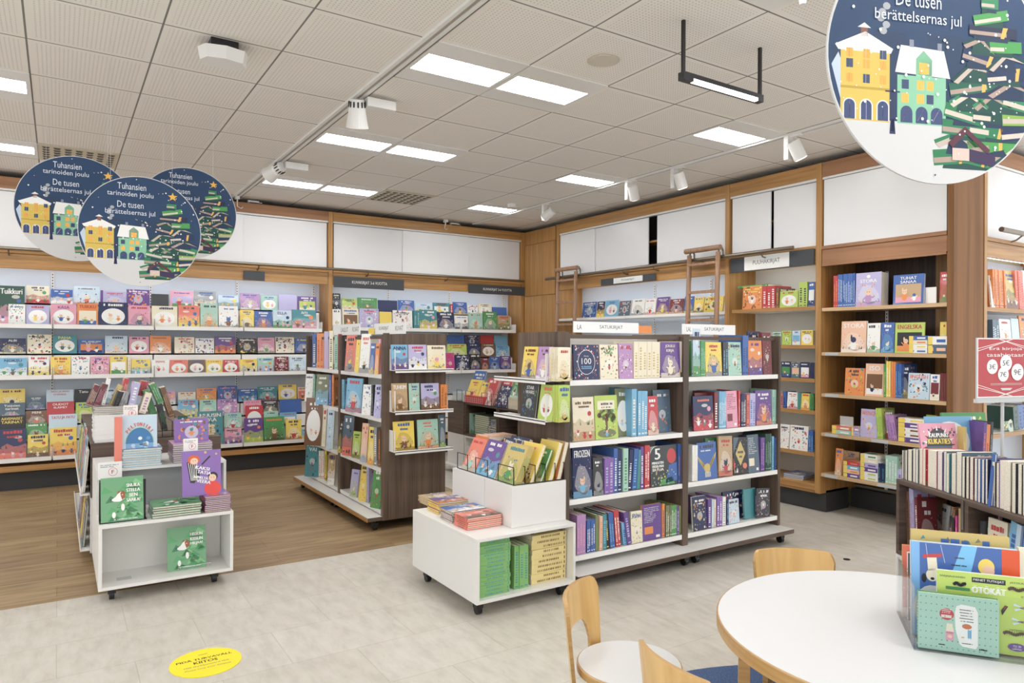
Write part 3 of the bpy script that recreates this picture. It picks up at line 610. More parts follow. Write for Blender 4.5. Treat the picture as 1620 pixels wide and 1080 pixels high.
for z, us in ((1.394, [(-3.60, -3.48)]), (1.04, [(-3.60, -3.48)]), (.701, [(-3.60, -3.48), (-3.19, -3.05)]), (.351, [(-3.60, -3.48), (-3.14, -2.98)])):
    for a, b_ in us: obj('price_rail', MB().fbox(FRW, a, b_, .004, .009, z-.028, z-.002), m_lgrey, C_)
uprights(C_, FRW, [-3.35], .52, .2, 2.1)
# wide pillar and the bookcase round the corner
FS = FY(2.585)
t = empty('wood_pillar', (5.8, 2.6, 0), 'wide reddish wood pillar beside the deep dark-backed shelves', 'pillar')
obj('face_panel', MB().box(5.56, 6.02, 2.585, 2.615, .0, 3.03), m_red, t); obj('edge_strip', MB().box(5.53, 5.559, 2.57, 2.615, 0, 3.03), m_red, t)
D_ = case('backlit bookcase cut by the right picture edge', FS, 6.09, 7.6, .36, .32, m_back, m_oak, m_redh, m_oakh, [], m_oakh, .3, [(6.10, 7.59, 0)], (2.31, 2.885), posts=(True, True))
for z in (1.76, 1.445, 1.10, .75, .35):
    o = obj('shelf', MB().fbox(FS, 6.095, 7.595, .03, .32, z-.03, z-.002), m_whitem, D_); obj('wood_edge', MB().fbox(FS, 6.095, 7.595, .01, .03, z-.032, z), m_oakh, o)
# rails for the ladders
t = empty('ladder_rail', (2.2, 8.2, 2.3), 'bronze ladder rail along the long back-wall bookcases', 'rail'); obj('tube', MB().cyl((-1.2, 8.20, 2.335), (5.50, 8.20, 2.335), .016, n=16), m_bronze, t)
for x in (-.4, .7, 1.9, 3.2, 4.3): obj('bracket', MB().tube([(x, 8.20, 2.32), (x, 8.23, 2.285), (x, 8.29, 2.28)], .007), m_bronze, t)
t = empty('ladder_rail', (5.45, 5.6, 2.3), 'bronze ladder rail along the right wall, carrying the ladders', 'rail'); obj('tube', MB().cyl((5.45, 7.6, 2.315), (5.45, 3.86, 2.315), .018, n=16), m_bronze, t)
for y in (7.2, 6.1, 5.6, 4.9, 4.2): obj('bracket', MB().tube([(5.45, y, 2.30), (5.48, y, 2.27), (5.54, y, 2.262)], .007), m_bronze, t)
t = empty('ladder_rail', (6.8, 2.52, 2.3), 'dark ladder rail end above the backlit bookcase', 'rail'); obj('tube', MB().cyl((6.14, 2.51, 2.36), (7.6, 2.51, 2.36), .02, n=16), m_bronze, t); obj('bracket', MB().tube([(6.5, 2.51, 2.34), (6.5, 2.55, 2.31), (6.5, 2.595, 2.3)], .007), m_bronze, t)
def ladder(y0, y1, label, x=5.405):
    t = empty('ladder', (x, (y0+y1)/2, 0), label, 'ladder', 'wooden library ladders')
    for y in (y0, y1): obj('stile', MB().tube([(x-.06, y, 0), (x-.012, y, 2.0), (x, y, 2.36)], .024, n=12), m_ladder, t, smooth=True)
    obj('handle', MB().cyl((x, y0+.055, 2.405), (x, y1-.03, 2.405), .026, n=14), m_ladder, t)
    for y in (y0, y1): obj('hook', MB().tube([(x+.005, y, 2.36), (x+.02, y, 2.41), (x+.045, y, 2.42), (x+.07, y, 2.38), (x+.072, y, 2.335)], .009, n=8), m_bronze, t)
    for k in range(8):
        z = .3+.28*k; xx = x-.06+.06*z/2.2; obj('rung', MB().box(xx-.028, xx+.028, y1, y0, z-.012, z+.012), m_ladder, t)
ladder(7.27, 6.90, 'wooden sliding ladder by the corner panel, the farther one'); ladder(5.03, 4.66, 'wooden sliding ladder nearer the camera, in front of the oak post')
# category signs
def sign(fr, x0, x1, y0, y1, d, txt, m, tc, label, t2=None, white=None):
    a, zt = fr.px(x0, y0, d); b, _ = fr.px(x1, y0, d); zb = fr.px(x0, y1, d)[1]; mb = MB(); mb.fbox(fr, a, b, d-.004, d, zb, zt, m)
    f = Face(mb, lambda p, q, k: fr.p(p, d-.004-k, q))
    if white:
        wa, wb = fr.px(white[0], y0, d)[0], fr.px(white[1], y0, d)[0]; f.rect(wa, wb, zb+.008, zt-.004, C['white']); f.up(); f.text(txt, (wa+wb)/2, (zt+zb)/2, (wb-wa)*.6, (zt-zb)*.36, tc)
    else: f.text(txt, (a+b)/2, (zt+zb)/2, (b-a)*.5, (zt-zb)*.36, tc)
    o = obj('category_sign', mb, m_matte); setp(o, label, 'sign', 'category signs on the shelving'); return o
SD = hx('43464a')
sign(FB, 528, 639, 436.5, 454, -.01, 'KUVAKIRJAT 3-6 VUOTTA', SD, C['white'], 'dark sign with white letters at the left end of its bookcase')
sign(FB, 741, 831, 449, 463.5, -.01, 'KUVAKIRJAT 3-6 VUOTTA', SD, C['white'], 'dark sign with white letters beside the corner panel')
sign(FRW, 951, 1037, 442, 452, -.008, 'PUUHAKIRJAT', SD, C['dark'], 'dark sign with white label plate between the two ladders', white=(971, 1017))
sign(FRW, 1156, 1288, 409, 432, -.008, 'PUUHAKIRJAT', SD, C['dark'], 'dark sign with white label plate over the narrow bookcase', white=(1178, 1249))
o = obj('category_sign', MB().fbox(FB, 1.75, 1.98, -.012, -.008, 2.16, 2.26, SD), m_matte); setp(o, 'blank dark sign plate peeking out behind the round signs', 'sign', 'category signs on the shelving')
# ------------------------------------------------------------------ free-standing shelving
def caster(t, x, y):
    m = MB(); m.cyl((x-.013, y, .026), (x+.013, y, .026), .026, n=20); m.box(x-.02, x+.02, y-.022, y+.022, .035, .06); m.cyl((x, y, .05), (x, y, .079), .012)
    obj('caster', m, m_black, t)
def gondola(fr, u0, label, zs, depth=.50, n=2, top=1.52, ext=.0, posts=True, frontgap=.12):
    """double-sided shelving on a wheeled base; u0 left end of the front, n units of 1 m"""
    u1 = u0+n; c = fr.p((u0+u1)/2, depth/2, 0); t = empty('book_gondola', c, label, 'bookshelf', 'double-sided shelving gondolas')
    for k in range(n):
        a, b = u0+k, u0+k+1
        base = obj('base_board', MB().fbox(fr, a+.001, b-.001, -frontgap, depth+.12, .08, .108), m_walh, t)
        obj('white_top', MB().fbox(fr, a+.002, b-.002, -frontgap+.003, depth+.117, .1085, .112), m_white, base)
        obj('back_panel', MB().fbox(fr, a+.03, b-.03, depth/2-.01, depth/2+.01, .13, top-.03), m_backg, t)
        obj('top_rail', MB().fbox(fr, a+.03, b-.03, .03, .05, top-.035, top-.012), m_walh, t)
        for z in zs:
            for d0, d1 in ((.012, depth/2-.012), (depth/2+.012, depth-.012)):
                m = MB().fbox(fr, a+.027, b-.027, d0, d1, z-.026, z-.002); e = (d0-.008, d0-.001) if d0 < .1 else (d1+.001, d1+.008)
                m.fbox(fr, a+.027, b-.027, e[0], e[1], z-.03, z+.001)
                obj('shelf', m, m_whitem, t)
        for u in (a+.05, b-.05):
            for d in (-.04, depth+.04):
                p = fr.p(u, d, 0); caster(t, p.x, p.y)
    for k in range(n+1):
        for s in ((-1, 1) if 0 < k < n else (1,) if k == 0 else (-1,)):
            u = u0+k; a, b = sorted((u, u+s*.025)); obj('side_panel', MB().fbox(fr, a, b, 0, depth, .112, top), m_wal, t)
    return t
FG = FY(3.30); FGx = FX(2.11)
zR = [1.234, .865, .525, .185]; zC = [1.205, .865, .475, .15]
RG = gondola(FG, 2.52, 'right-hand double-sided gondola of fairy-tale books with two white category strips', zR)
CG = gondola(FGx, -7.10, 'dark wood gondola standing in the middle of the wooden floor', zC, depth=.54)
m = MB(); m.box(2.11, 2.65, 5.088, 5.10, .08, 1.53)
obj('end_panel', m, m_wal, CG); m = MB(); m.box(2.505, 2.52, 3.30, 3.80, .09, 1.525); obj('end_panel', m, m_wal, RG)
obj('base_edge', MB().box(1.985, 1.99, 5.09, 7.09, .08, .108), m_oakh, CG)
# end shelves: shallow white trays on the gondola ends
def tray(t, fr, u0, u1, z, dep=.12, plate=None):
    m = MB().fbox(fr, u0, u1, -dep, 0, z-.006, z); m.fbox(fr, u0, u1, -dep, -dep+.003, z-.02, z+.008)
    o = obj('end_shelf', m, m_whitem, t)
    if plate: obj('book_end', MB().fbox(fr, plate, plate+.003, -dep+.01, 0, z, z+.16), m_whitem, o)
FE = FY(5.088); FEr = FX(2.505)
for z, u in ((1.245, 2.16), (.925, 2.16), (.62, 2.16)): tray(CG, FE, u, 2.66, z, plate=u+.001)
for z in (1.235, 1.00): tray(RG, FEr, -3.90, -3.33, z, plate=-3.345)
# category strips on top
def strip_sign(fr, x0, x1, y0, y1, d, words, label, yel=None):
    a, zt = fr.px(x0, y0, d); b = fr.px(x1, y0, d)[0]; zb = 1.522; m = MB().fbox(fr, a, b, d-.002, d+.002, zb, zt, hx('efefee')); f = Face(m, lambda p, q, k: fr.p(p, d-.002-k, q))
    for t_, p0, p1 in words: u0, u1 = fr.px(p0, y0, d)[0], fr.px(p1, y0, d)[0]; f.text(t_, (u0+u1)/2, (zt+zb)/2, u1-u0, (zt-zb)*.42, C['dark'])
    setp(obj('category_strip', m, m_matte), label, 'sign', 'white category strips on the gondolas')
    if yel:
        a, b = fr.px(yel[0], y0, d)[0], fr.px(yel[1], y0, d)[0]; m = MB().fbox(fr, a, b, d-.001, d+.002, zb, zb+.05, C['orange'] if yel[2] else C['yellow']); setp(obj('shelf_tab', m, m_matte), yel[3], 'tag')
strip_sign(FG, 907, 1010, 508, 526, .04, [('LA', 913, 920), ('SATUKIRJAT', 945, 988)], 'white strip sign on the right gondola, left one', (1010, 1031, 1, 'orange tab beside the left white strip sign'))
strip_sign(FG, 1079, 1163, 512, 528, .04, [('LAL', 1086, 1093), ('SATUKIRJAT', 1112, 1147)], 'white strip sign on the right gondola, right one')
strip_sign(FGx, 527, 570, 514, 526, .04, [('LAULUT', 540, 551), ('KUVAT', 558, 568)], 'white strip sign on the middle gondola, farther one', (583, 592, 0, 'yellow tab between the two strips on the middle gondola'))
strip_sign(FGx, 592, 642, 512, 526, .05, [('KUVAKIRJAT', 600, 615), ('KUVAT', 626, 638)], 'white strip sign on the middle gondola, nearer one')

def openbox(t, fr, u0, u1, d0, d1, z0, z1, th=.018, m=None, mb=None, name='cabinet_box', openf=True):
    m = m or m_white; b = MB()
    b.fbox(fr, u0, u1, d0, d1, z0, z0+th); b.fbox(fr, u0, u1, d0, d1, z1-th, z1); b.fbox(fr, u0, u0+th, d0, d1, z0+th, z1-th); b.fbox(fr, u1-th, u1, d0, d1, z0+th, z1-th)
    o = obj(name, b, m, t, bevel=.0012); obj('inner_back', MB().fbox(fr, u0+th, u1-th, (d1-.012) if openf else d0+.001, d1 if openf else d0+.012, z0+th, z1-th), mb or m, o)
    return o
# left display unit (stairs towards the camera) ------------------------------
FL = FY(4.45)
t = LU = empty('display_cabinet', (.54, 4.86, 0), 'white stepped display cabinet on casters with green dog books', 'display cabinet')
openbox(t, FL, .19, .89, 0, .83, .08, .44); obj('divider', MB().fbox(FL, .21, .87, .30, .312, .098, .422), m_white, t)
openbox(t, FL, .19, .905, .30, .83, .4405, .70, th=.016, mb=m_grey, name='upper_box'); obj('grey_screen', MB().fbox(FL, .21, .885, .36, .366, .457, .683), m_grey, t)
for x, y in ((.26, 4.55), (.80, 4.55), (.26, 5.2), (.82, 5.2)): caster(t, x, y)
# dark low unit behind it
FLs = FX(.18)
t = LD = empty('low_shelf_unit', (.57, 6.4, 0), 'dark low shelf unit piled with leaning booklets behind the white display', 'shelf unit', 'low dark and white shelf units')
openbox(t, FLs, -7.5, -6.41, 0, .79, .44, .79, m=m_walh, name='dark_box'); openbox(t, FLs, -6.40, -5.30, 0, .79, .44, .79, m=m_walh, name='dark_box')
obj('end_panel', MB().box(.18, .97, 5.286, 5.30, .44, .79), m_walh, t)
openbox(t, FLs, -7.5, -6.41, 0, .79, .08, .438, name='white_box'); openbox(t, FLs, -6.40, -5.30, 0, .79, .08, .438, name='white_box')
for x in (.26, .9):
    for y in (5.4, 6.3, 7.4): caster(t, x, y)
# middle display unit --------------------------------------------------------
FM = FY(3.18); FMx = FX(1.84)
t = MU = empty('display_cabinet', (2.17, 3.58, 0), 'white two-step display cabinet on casters with green and yellow book piles', 'display cabinet')
openbox(t, FM, 1.845, 2.50, 0, .79, .08, .425); 
b = MB(); b.fbox(FM, 2.12, 2.497, .09, .79, .4255, .658); o = obj('upper_box', b, m_white, t, bevel=.002)
obj('panel_seam', MB().box(2.1192, 2.1205, 3.565, 3.568, .43, .655), m_lgrey, o)
for x, y in ((1.90, 3.26), (1.90, 3.87), (2.45, 3.26), (2.44, 3.87)): caster(t, x, y)
# back low unit ---------------------------------------------------------------
FK = FX(3.78)
t = BK = empty('low_shelf_unit', (4.1, 6.45, 0), 'dark low shelf unit with wire racks behind the right gondola', 'shelf unit', 'low dark and white shelf units')
for a, b in ((-7.20, -6.82), (-6.80, -6.12), (-6.10, -5.45)):
    openbox(t, FK, a, b, 0, .6, .44, .80, m=m_walh, name='dark_box', openf=a > -7)
    openbox(t, FK, a, b, 0, .6, .09, .438, name='white_box', openf=a > -7)
obj('base_board', MB().fbox(FK, -7.24, -5.45, -.07, .6, .075, .0895), m_white, t)
for y in (7.1, 5.6): caster(t, 3.84, y); caster(t, 4.3, y)
# low unit at the right, turned ----------------------------------------------
dU = Vector((-.484, -.875, 0)).normalized(); FD = FR((3.505, 1.891, 0), (dU.x, dU.y))
c = FD.p(.7, .3, 0); t = DU = empty('low_shelf_unit', c, 'dark low shelf unit at the right, covered with hardcover books', 'shelf unit', 'low dark and white shelf units')
for a, b in ((0, .475), (.477, .95), (.952, 1.43)):
    openbox(t, FD, a, b, 0, .62, .42, .79, th=.022, m=m_walh, name='dark_box', mb=m_backg); openbox(t, FD, a, b, 0, .62, .08, .4185, th=.02, name='white_box')
obj('steel_strip', MB().fbox(FD, .462, .474, -.003, -.0005, .66, .785), m_chrome, t)
for u in (.08, .7, 1.35):
    for d in (.08, .54): p = FD.p(u, d, 0); caster(t, p.x, p.y)
# red price sign on a stand ----------------------------------------------------
sp = FD.p(.55, .35, 0)
for _ in range(12):
    pass
def locate(px_, d):                                    # point of the unit's top seen in column px_, d behind its front
    u = FD.px(px_, 700, d)[0]; return FD.p(u, d, .79)
P0 = locate(1585.5, .33); SU = Vector((math.cos(math.radians(-15)), math.sin(math.radians(-15)), 0)); FSg = FR((P0.x, P0.y, 0), (SU.x, SU.y)); 
t = empty('price_sign', (P0.x, P0.y, .79), 'red price sign in a silver frame on a telescopic stand', 'sign')
uL, zT = FSg.px(1545, 534, -.01); uR = FSg.px(1634, 534, -.01)[0]; zB = FSg.px(1550, 633, -.01)[1]
m = MB(); m.cyl((P0.x, P0.y, .792), (P0.x, P0.y, .797), .055, n=24); obj('foot', m, m_chrome, t)
m = MB(); m.cyl((P0.x, P0.y, .79), (P0.x, P0.y, .93), .0048); m.cyl((P0.x, P0.y, .90), (P0.x, P0.y, .945), .0085); m.cyl((P0.x, P0.y, .93), (P0.x, P0.y, zB+.02), .007); obj('pole', m, m_lgrey, t)
m = MB(); m.fbox(FSg, uL, uR, -.012, -.006, zB, zT); m.fbox(FSg, uL-.002, uR+.002, -.016, .002, zB-.012, zB+.006); obj('frame', m, m_lgrey, t)
RC = hx('b2373c'); m = MB(); m.fbox(FSg, uL+.003, uR-.003, -.0135, -.012, zB+.012, zT-.003, C['white']); f = Face(m, lambda p, q, k: FSg.p(p, -.0135-k, q))
W_, H_ = uR-uL, zT-zB; a0, a1, b0, b1 = uL+.006, uR-.006, zB+.016, zT-.006; f.rect(a0, a1, b0, b1, RC); f.up(); mid = (a0+a1)/2
for s, e in ((1, b1), (-1, b0)):
    for q in (0, .012):
        f.line(a0, e-s*(.045+q)*H_/.3, mid+W_*.12, e, .0022, C['white']); f.line(a1, e-s*(.045+q)*H_/.3, mid-W_*.12, e, .0022, C['white'])
f.up(); f.text('Erä kirjoja', mid, b0+H_*.765, W_*.58, H_*.06, C['white'], fit=True); f.text('tasahintaan', mid, b0+H_*.67, W_*.68, H_*.06, C['white'], fit=True)
for tx, x, y, r in (('3€', -.24, .48, .095), ('5€', .0, .54, .105), ('7€', -.05, .355, .095), ('9€', .20, .39, .11)):
    f.ell(mid+x*W_, b0+y*H_, r*W_, r*W_, C['white'], 24); f.up(); f.text(tx, mid+x*W_, b0+y*H_, r*W_*1.15, r*W_*.7, C['dark'], bold=.0004)
for y in (.205, .185): f.rect(mid-W_*.28, mid+W_*.28, b0+H_*y, b0+H_*(y+.006), mixc(RC, C['white'], .6))
f.rect(mid-W_*.1, mid+W_*.1, b0+H_*.12, b0+H_*.132, C['white']); f.rect(mid-W_*.08, mid+W_*.08, b0+H_*.10, b0+H_*.112, C['white'])
obj('sign_sheet', m, m_print, t)

# ------------------------------------------------------------------ table, chairs, rug
TC = Vector((2.097, 1.09, 0)); TZ = .62
t = empty('round_table', TC, 'low round table with a white top and birch edge', 'table')
m = MB(); m.cyl(TC+UP*(TZ-.04), TC+UP*(TZ-.001), .543, n=96); obj('edge_band', m, m_birchedge, t, bevel=.003)
obj('tabletop', MB().cyl(TC+UP*(TZ-.002), TC+UP*TZ, .538, n=96), m_lam, t)
def lleg(t, c, ang, r, z, w_=.05, th=.03):
    d = Vector((math.cos(ang), math.sin(ang), 0)); s = Vector((-d.y, d.x, 0)); o = Vector((c.x, c.y, 0)); P = [o+d*r+UP*.0085, o+d*r+UP*(z-.10)]
    for k in range(1, 7): a = math.pi/2*k/6; P.append(o+d*(r-.085*(1-math.cos(a)))+UP*(z-.10+.085*math.sin(a)))
    P.append(o+d*(r-.2)+UP*(z-.015)); obj('leg', MB().sweep(P, s, w_, th), m_birchedge, t)
for k in range(4): lleg(t, TC, math.radians(131+90*k), .46, TZ-.041, .045, .034)
def chair(c, face, label):
    """round-seated child's chair with a bent arch back; face: direction it looks to"""
    c = Vector((c[0], c[1], 0)); t = empty('child_chair', c, label, 'chair', 'bent birch chairs around the low table'); fd = Vector((face[0], face[1], 0)).normalized(); a0 = math.atan2(-fd.y, -fd.x); zs = .37; r = .178
    obj('seat', MB().cyl(c+UP*(zs-.028), c+UP*(zs-.001), r, n=64), m_birchedge, t, bevel=.003); obj('seat_top', MB().cyl(c+UP*(zs-.002), c+UP*(zs+.001), r-.006, n=64), m_lam, t)
    for k in range(4): lleg(t, c, a0+math.radians(45+90*k), .165, zs-.029, .036, .024)
    # bent plywood back: outer outline top(s), arch opening cut(s)
    m = MB(); n = 36; W = math.radians(49); NV = 10; idx = {}
    def pt(s, z, off):
        lean = max(0, z-.30)*.10; rr = r+.004+lean+off; flat = .4; a = a0+s*W
        x = Vector((math.cos(a), math.sin(a), 0))*rr; q = Vector((math.cos(a0), math.sin(a0), 0)); side = Vector((-q.y, q.x, 0))
        return c+q*(x.dot(q)*(1-flat)+rr*.93*flat)+side*x.dot(side)+UP*z
    top = lambda s: .60-.04*max(0, (abs(s)-.80)/.20)**2.2-.006*s*s
    cut = lambda s: .47-.09*(abs(s)/.62)**5 if abs(s) < .6201 else None
    ss = [-1+2*k/n for k in range(n+1)]
    for k in range(n):
        s0, s1 = ss[k], ss[k+1]; mid_ = (s0+s1)/2; inner = abs(mid_) < .62
        l0 = (cut(max(-.62, min(.62, s0)))) if inner else .20; l1 = (cut(max(-.62, min(.62, s1)))) if inner else .20
        for j in range(NV):
            z00, z01 = l0+(top(s0)-l0)*j/NV, l0+(top(s0)-l0)*(j+1)/NV; z10, z11 = l1+(top(s1)-l1)*j/NV, l1+(top(s1)-l1)*(j+1)/NV
            for off, fl in ((0, 1), (.013, 0)):
                q = [pt(s0, z00, off), pt(s1, z10, off), pt(s1, z11, off), pt(s0, z01, off)]; m.poly(q if fl else q[::-1])
        q = [pt(s0, top(s0), 0), pt(s1, top(s1), 0), pt(s1, top(s1), .013), pt(s0, top(s0), .013)]; m.poly(q[::-1], m=1)
        q = [pt(s0, l0, 0), pt(s1, l1, 0), pt(s1, l1, .013), pt(s0, l0, .013)]; m.poly(q, m=1)
    for s, z0, z1 in ((-1, .20, top(1)), (1, .20, top(1)), (-.6111, .20, cut(.611)), (.6111, .20, cut(.611))):
        for j in range(8):
            za, zb = z0+(z1-z0)*j/8, z0+(z1-z0)*(j+1)/8; m.poly([pt(s, za, 0), pt(s, za, .013), pt(s, zb, .013), pt(s, zb, 0)], m=1)
    obj('backrest', m, [m_birch, m_birchedge], t)
chair((1.636, 1.785), (.54, -.84), 'bent birch chair with white round seat, left of the table')
chair((1.585, 1.34), (1, -.12), 'bent birch chair at the bottom edge, only its curved back in view')
chair((2.456, 1.67), (-.62, -.78), 'bent birch chair behind the round table, seat hidden')
def b_rug(nt, b):
    n = N(nt, 'ShaderNodeTexNoise'); n.inputs['Scale'].default_value = 260; n.inputs['Detail'].default_value = 3; tc = N(nt, 'ShaderNodeTexCoord'); L(nt, tc.outputs['Object'], n.inputs['Vector'])
    r = ramp(nt, [(.35, hx('2f4161')), (.65, hx('52678c'))]); L(nt, n.outputs[0], r.inputs[0]); L(nt, r.outputs[0], b.inputs['Base Color'])
m_rug = mat('blue_felt', hx('43577c'), .95, build=b_rug)
setp(obj('round_rug', MB().cyl((TC.x, TC.y, .001), (TC.x, TC.y, .008), 1.12, n=96), m_rug), 'round speckled blue rug under the low table', 'rug')
# clear box of board books on the table
FT = FR((1.967, 1.011, 0), (.594, -.804)); t = AB = empty('acrylic_box', FT.p(.2, .15, TZ), 'clear acrylic box of board books standing on the round table', 'box')
m = MB(); h_ = .172; m.fbox(FT, 0, .42, 0, .004, TZ+.004, TZ+h_); m.fbox(FT, 0, .42, .296, .30, TZ+.004, TZ+h_); m.fbox(FT, 0, .004, .004, .296, TZ+.004, TZ+h_); m.fbox(FT, .416, .42, .004, .296, TZ+.004, TZ+h_); m.fbox(FT, 0, .42, 0, .30, TZ+.0005, TZ+.004)
obj('clear_walls', m, m_plex, t)
# floor sticker
c = Vector((.563, 3.155, 0)); P4 = [atz(*p, 0) for p in ((267, 1055), (383, 1040), (345, 1025), (310, 1074))]; c = (P4[0]+P4[1])/2
m = MB(); m.cyl(c+UP*.0005, c+UP*.0025, .151, n=64, col=hx('f3df2e')); f = Face(m, lambda a, b, k: Vector((c.x+a*.9978-b*.0, c.y+b, .0025+k)))
f.text('PIDÄ TURVAVÄLI,', .0, .045, .235, .026, C['black'], fit=True, bold=.0006); f.text('KIITOS', .0, .008, .10, .026, C['black'], fit=True, bold=.0006)
f.text('Håll skyddsavstånd tack', .0, -.03, .19, .016, C['slate'], fit=True); f.text('Please keep your distance', .0, -.062, .19, .016, C['slate'], fit=True); f.line(-.02, .085, .02, .088, .003, C['dark'])
setp(obj('floor_sticker', m, m_matte), 'round yellow safety-distance sticker on the stone floor', 'sticker')
setp(obj('floor_socket', MB().cyl((4.5, 2.76, .0), (4.5, 2.76, .003), .022, n=20), m_slot), 'tiny dark round cap set in the floor', 'cap')

# ------------------------------------------------------------------ hanging round christmas signs
NAVY = hx('213e62')
def disc(cpx, D, rad, rot, label, tilt=0):
    c = ray(*cpx)/F*D+Vector((0, 0, H)); q = Matrix.Rotation(math.radians(rot), 3, UP); U = q @ Vector((1, 0, 0)); Nn = U.cross(UP); t_ = .006
    t = empty('hanging_sign', c, label, 'sign', 'round christmas signs hanging from the ceiling')
    m = MB(); m.cyl(c-Nn*t_, c, rad, n=96, col=hx('d2d1d0')); f = Face(m, lambda a, b, k: c+U*a*rad+UP*b*rad+Nn*k*.12); R = random.Random(5)
    def circ_seg(y, top): 
        a = math.asin(y); n = 40; return [(math.cos(v)*.992, math.sin(v)*.992) for v in ([a+(math.pi-2*a)*k/n for k in range(n+1)] if top else [math.pi-a+(math.pi+2*a)*k/n for k in range(n+1)])]
    ins = lambda pts: True
    rawpoly = f.poly
    def clipped(pts, col):
        P = list(pts)
        if max(x*x+y*y for x, y in P) > .978:
            for k in range(72):
                a = 2*math.pi*k/72; nx, ny = math.cos(a), math.sin(a); Q = []
                for i in range(len(P)):
                    p, q = P[i], P[(i+1) % len(P)]; dp, dq = .988-(p[0]*nx+p[1]*ny), .988-(q[0]*nx+q[1]*ny)
                    if dp >= 0: Q.append(p)
                    if (dp >= 0) != (dq >= 0): s = dp/(dp-dq); Q.append((p[0]+(q[0]-p[0])*s, p[1]+(q[1]-p[1])*s))
                P = Q
                if len(P) < 3: return
        rawpoly(P, col)
    f.poly = clipped
    f.poly(circ_seg(-.52, True), NAVY); f.up()
    f.poly([(-.97, .05), (-.80, .05), (-.80, .14), (-.62, .14), (-.55, .2), (-.3, .2), (-.24, .1), (-.1, .1), (-.1, .2), (.2, .22), (.3, .16), (.6, .12), (.6, -.5), (-.84, -.5)], mixc(NAVY, C['black'], .22)); f.up()
    f.poly([(-.96, -.1), (-.9, .0), (-.8, -.25), (-.72, -.4), (-.80, -.52), (-.87, -.4)], hx('c3d0e0')); f.up()
    # yellow house
    Yh, Yd = hx('d8bc5c'), hx('bf9c40')
    f.rect(-.88, -.44, -.53, .05, Yh); f.up(); f.rect(-.88, -.44, -.28, -.26, Yd); f.poly([(-.93, .06), (-.66, .18), (-.41, .06), (-.43, .02), (-.9, .02)], C['white']); f.rect(-.70, -.64, .14, .22, hx('8a5a48')); f.up(); f.poly([(-.73, .21), (-.67, .25), (-.61, .21)], C['white'])
    for i in range(3):
        for j in range(3): f.rect(-.83+.15*i, -.77+.15*i, -.20+.085*j-(.03 if j == 0 else 0), -.13+.085*j-(.03 if j == 0 else 0), hx('3c4b6b') if (i+j) % 3 == 1 else hx('eda94a')); f.rect(-.807+.15*i, -.803+.15*i, -.20+.085*j-(.03 if j == 0 else 0), -.13+.085*j-(.03 if j == 0 else 0), C['white']); 
        f.ell(-.80+.15*i, -.41, .058, .055, C['white'], 16, 0, math.pi); f.rect(-.858+.15*i, -.742+.15*i, -.52, -.41, C['white']); f.up(); f.ell(-.80+.15*i, -.41, .048, .045, hx('3e4c74'), 16, 0, math.pi); f.rect(-.848+.15*i, -.752+.15*i, -.52, -.41, hx('3e4c74')); f.line(-.80+.15*i, -.52, -.80+.15*i, -.37, .006, C['lav'])
    f.up()
    # green house
    f.rect(-.37, .08, -.53, -.14, hx('8cc4a2')); f.up(); f.poly([(-.39, -.12), (-.34, .10), (.06, .08), (.12, -.14)], C['white']); f.poly([(-.2, -.14), (-.2, 0), (-.13, .07), (-.05, 0), (-.05, -.14)], hx('8ccca4')); f.up()
    for x, y in ((-.33, -.25), (-.19, -.25), (-.10, -.25), (-.33, -.36), (-.19, -.36), (-.10, -.36)): f.rect(x, x+.065, y, y+.075, hx('f4b858') if (x+y) < -.5 and y < -.3 or y > -.3 and x > -.3 else hx('3c4b6b'))
    f.rect(-.17, -.08, -.12, -.03, hx('f4b858'))
    for x in (-.34, -.20, -.06): f.ell(x+.055, -.44, .055, .055, hx('3e4c74'), 16, 0, math.pi); f.rect(x, x+.11, -.52, -.44, hx('3e4c74')); f.line(x+.02, -.50, x+.08, -.40, .008, C['lav'])
    f.rect(-.26, -.22, .09, .15, hx('8a8f9e')); f.rect(.0, .04, .08, .14, hx('8a8f9e'))
    for k in range(5): f.ell(-.50+.03*math.sin(k*2), .2+.05*k, .035, .03, mixc(NAVY, C['white'], .45), 9)
    f.up(); f.rect(-.425, -.400, -.60, -.24, hx('2b3358')); f.poly([(-.44, -.62), (-.385, -.62), (-.395, -.5), (-.43, -.5)], hx('2b3358')); f.line(-.48, -.28, -.345, -.28, .012, hx('2b3358')); f.up()
    # the tree of books
    G = ['2a7a50', '1c5f4a', '4c9a52', '86ad4e', '222c48', '358459', '154640', '1f3357']; PG = ['c4b5a8', 'ad988b', 'd2c6b8']
    rows = 12
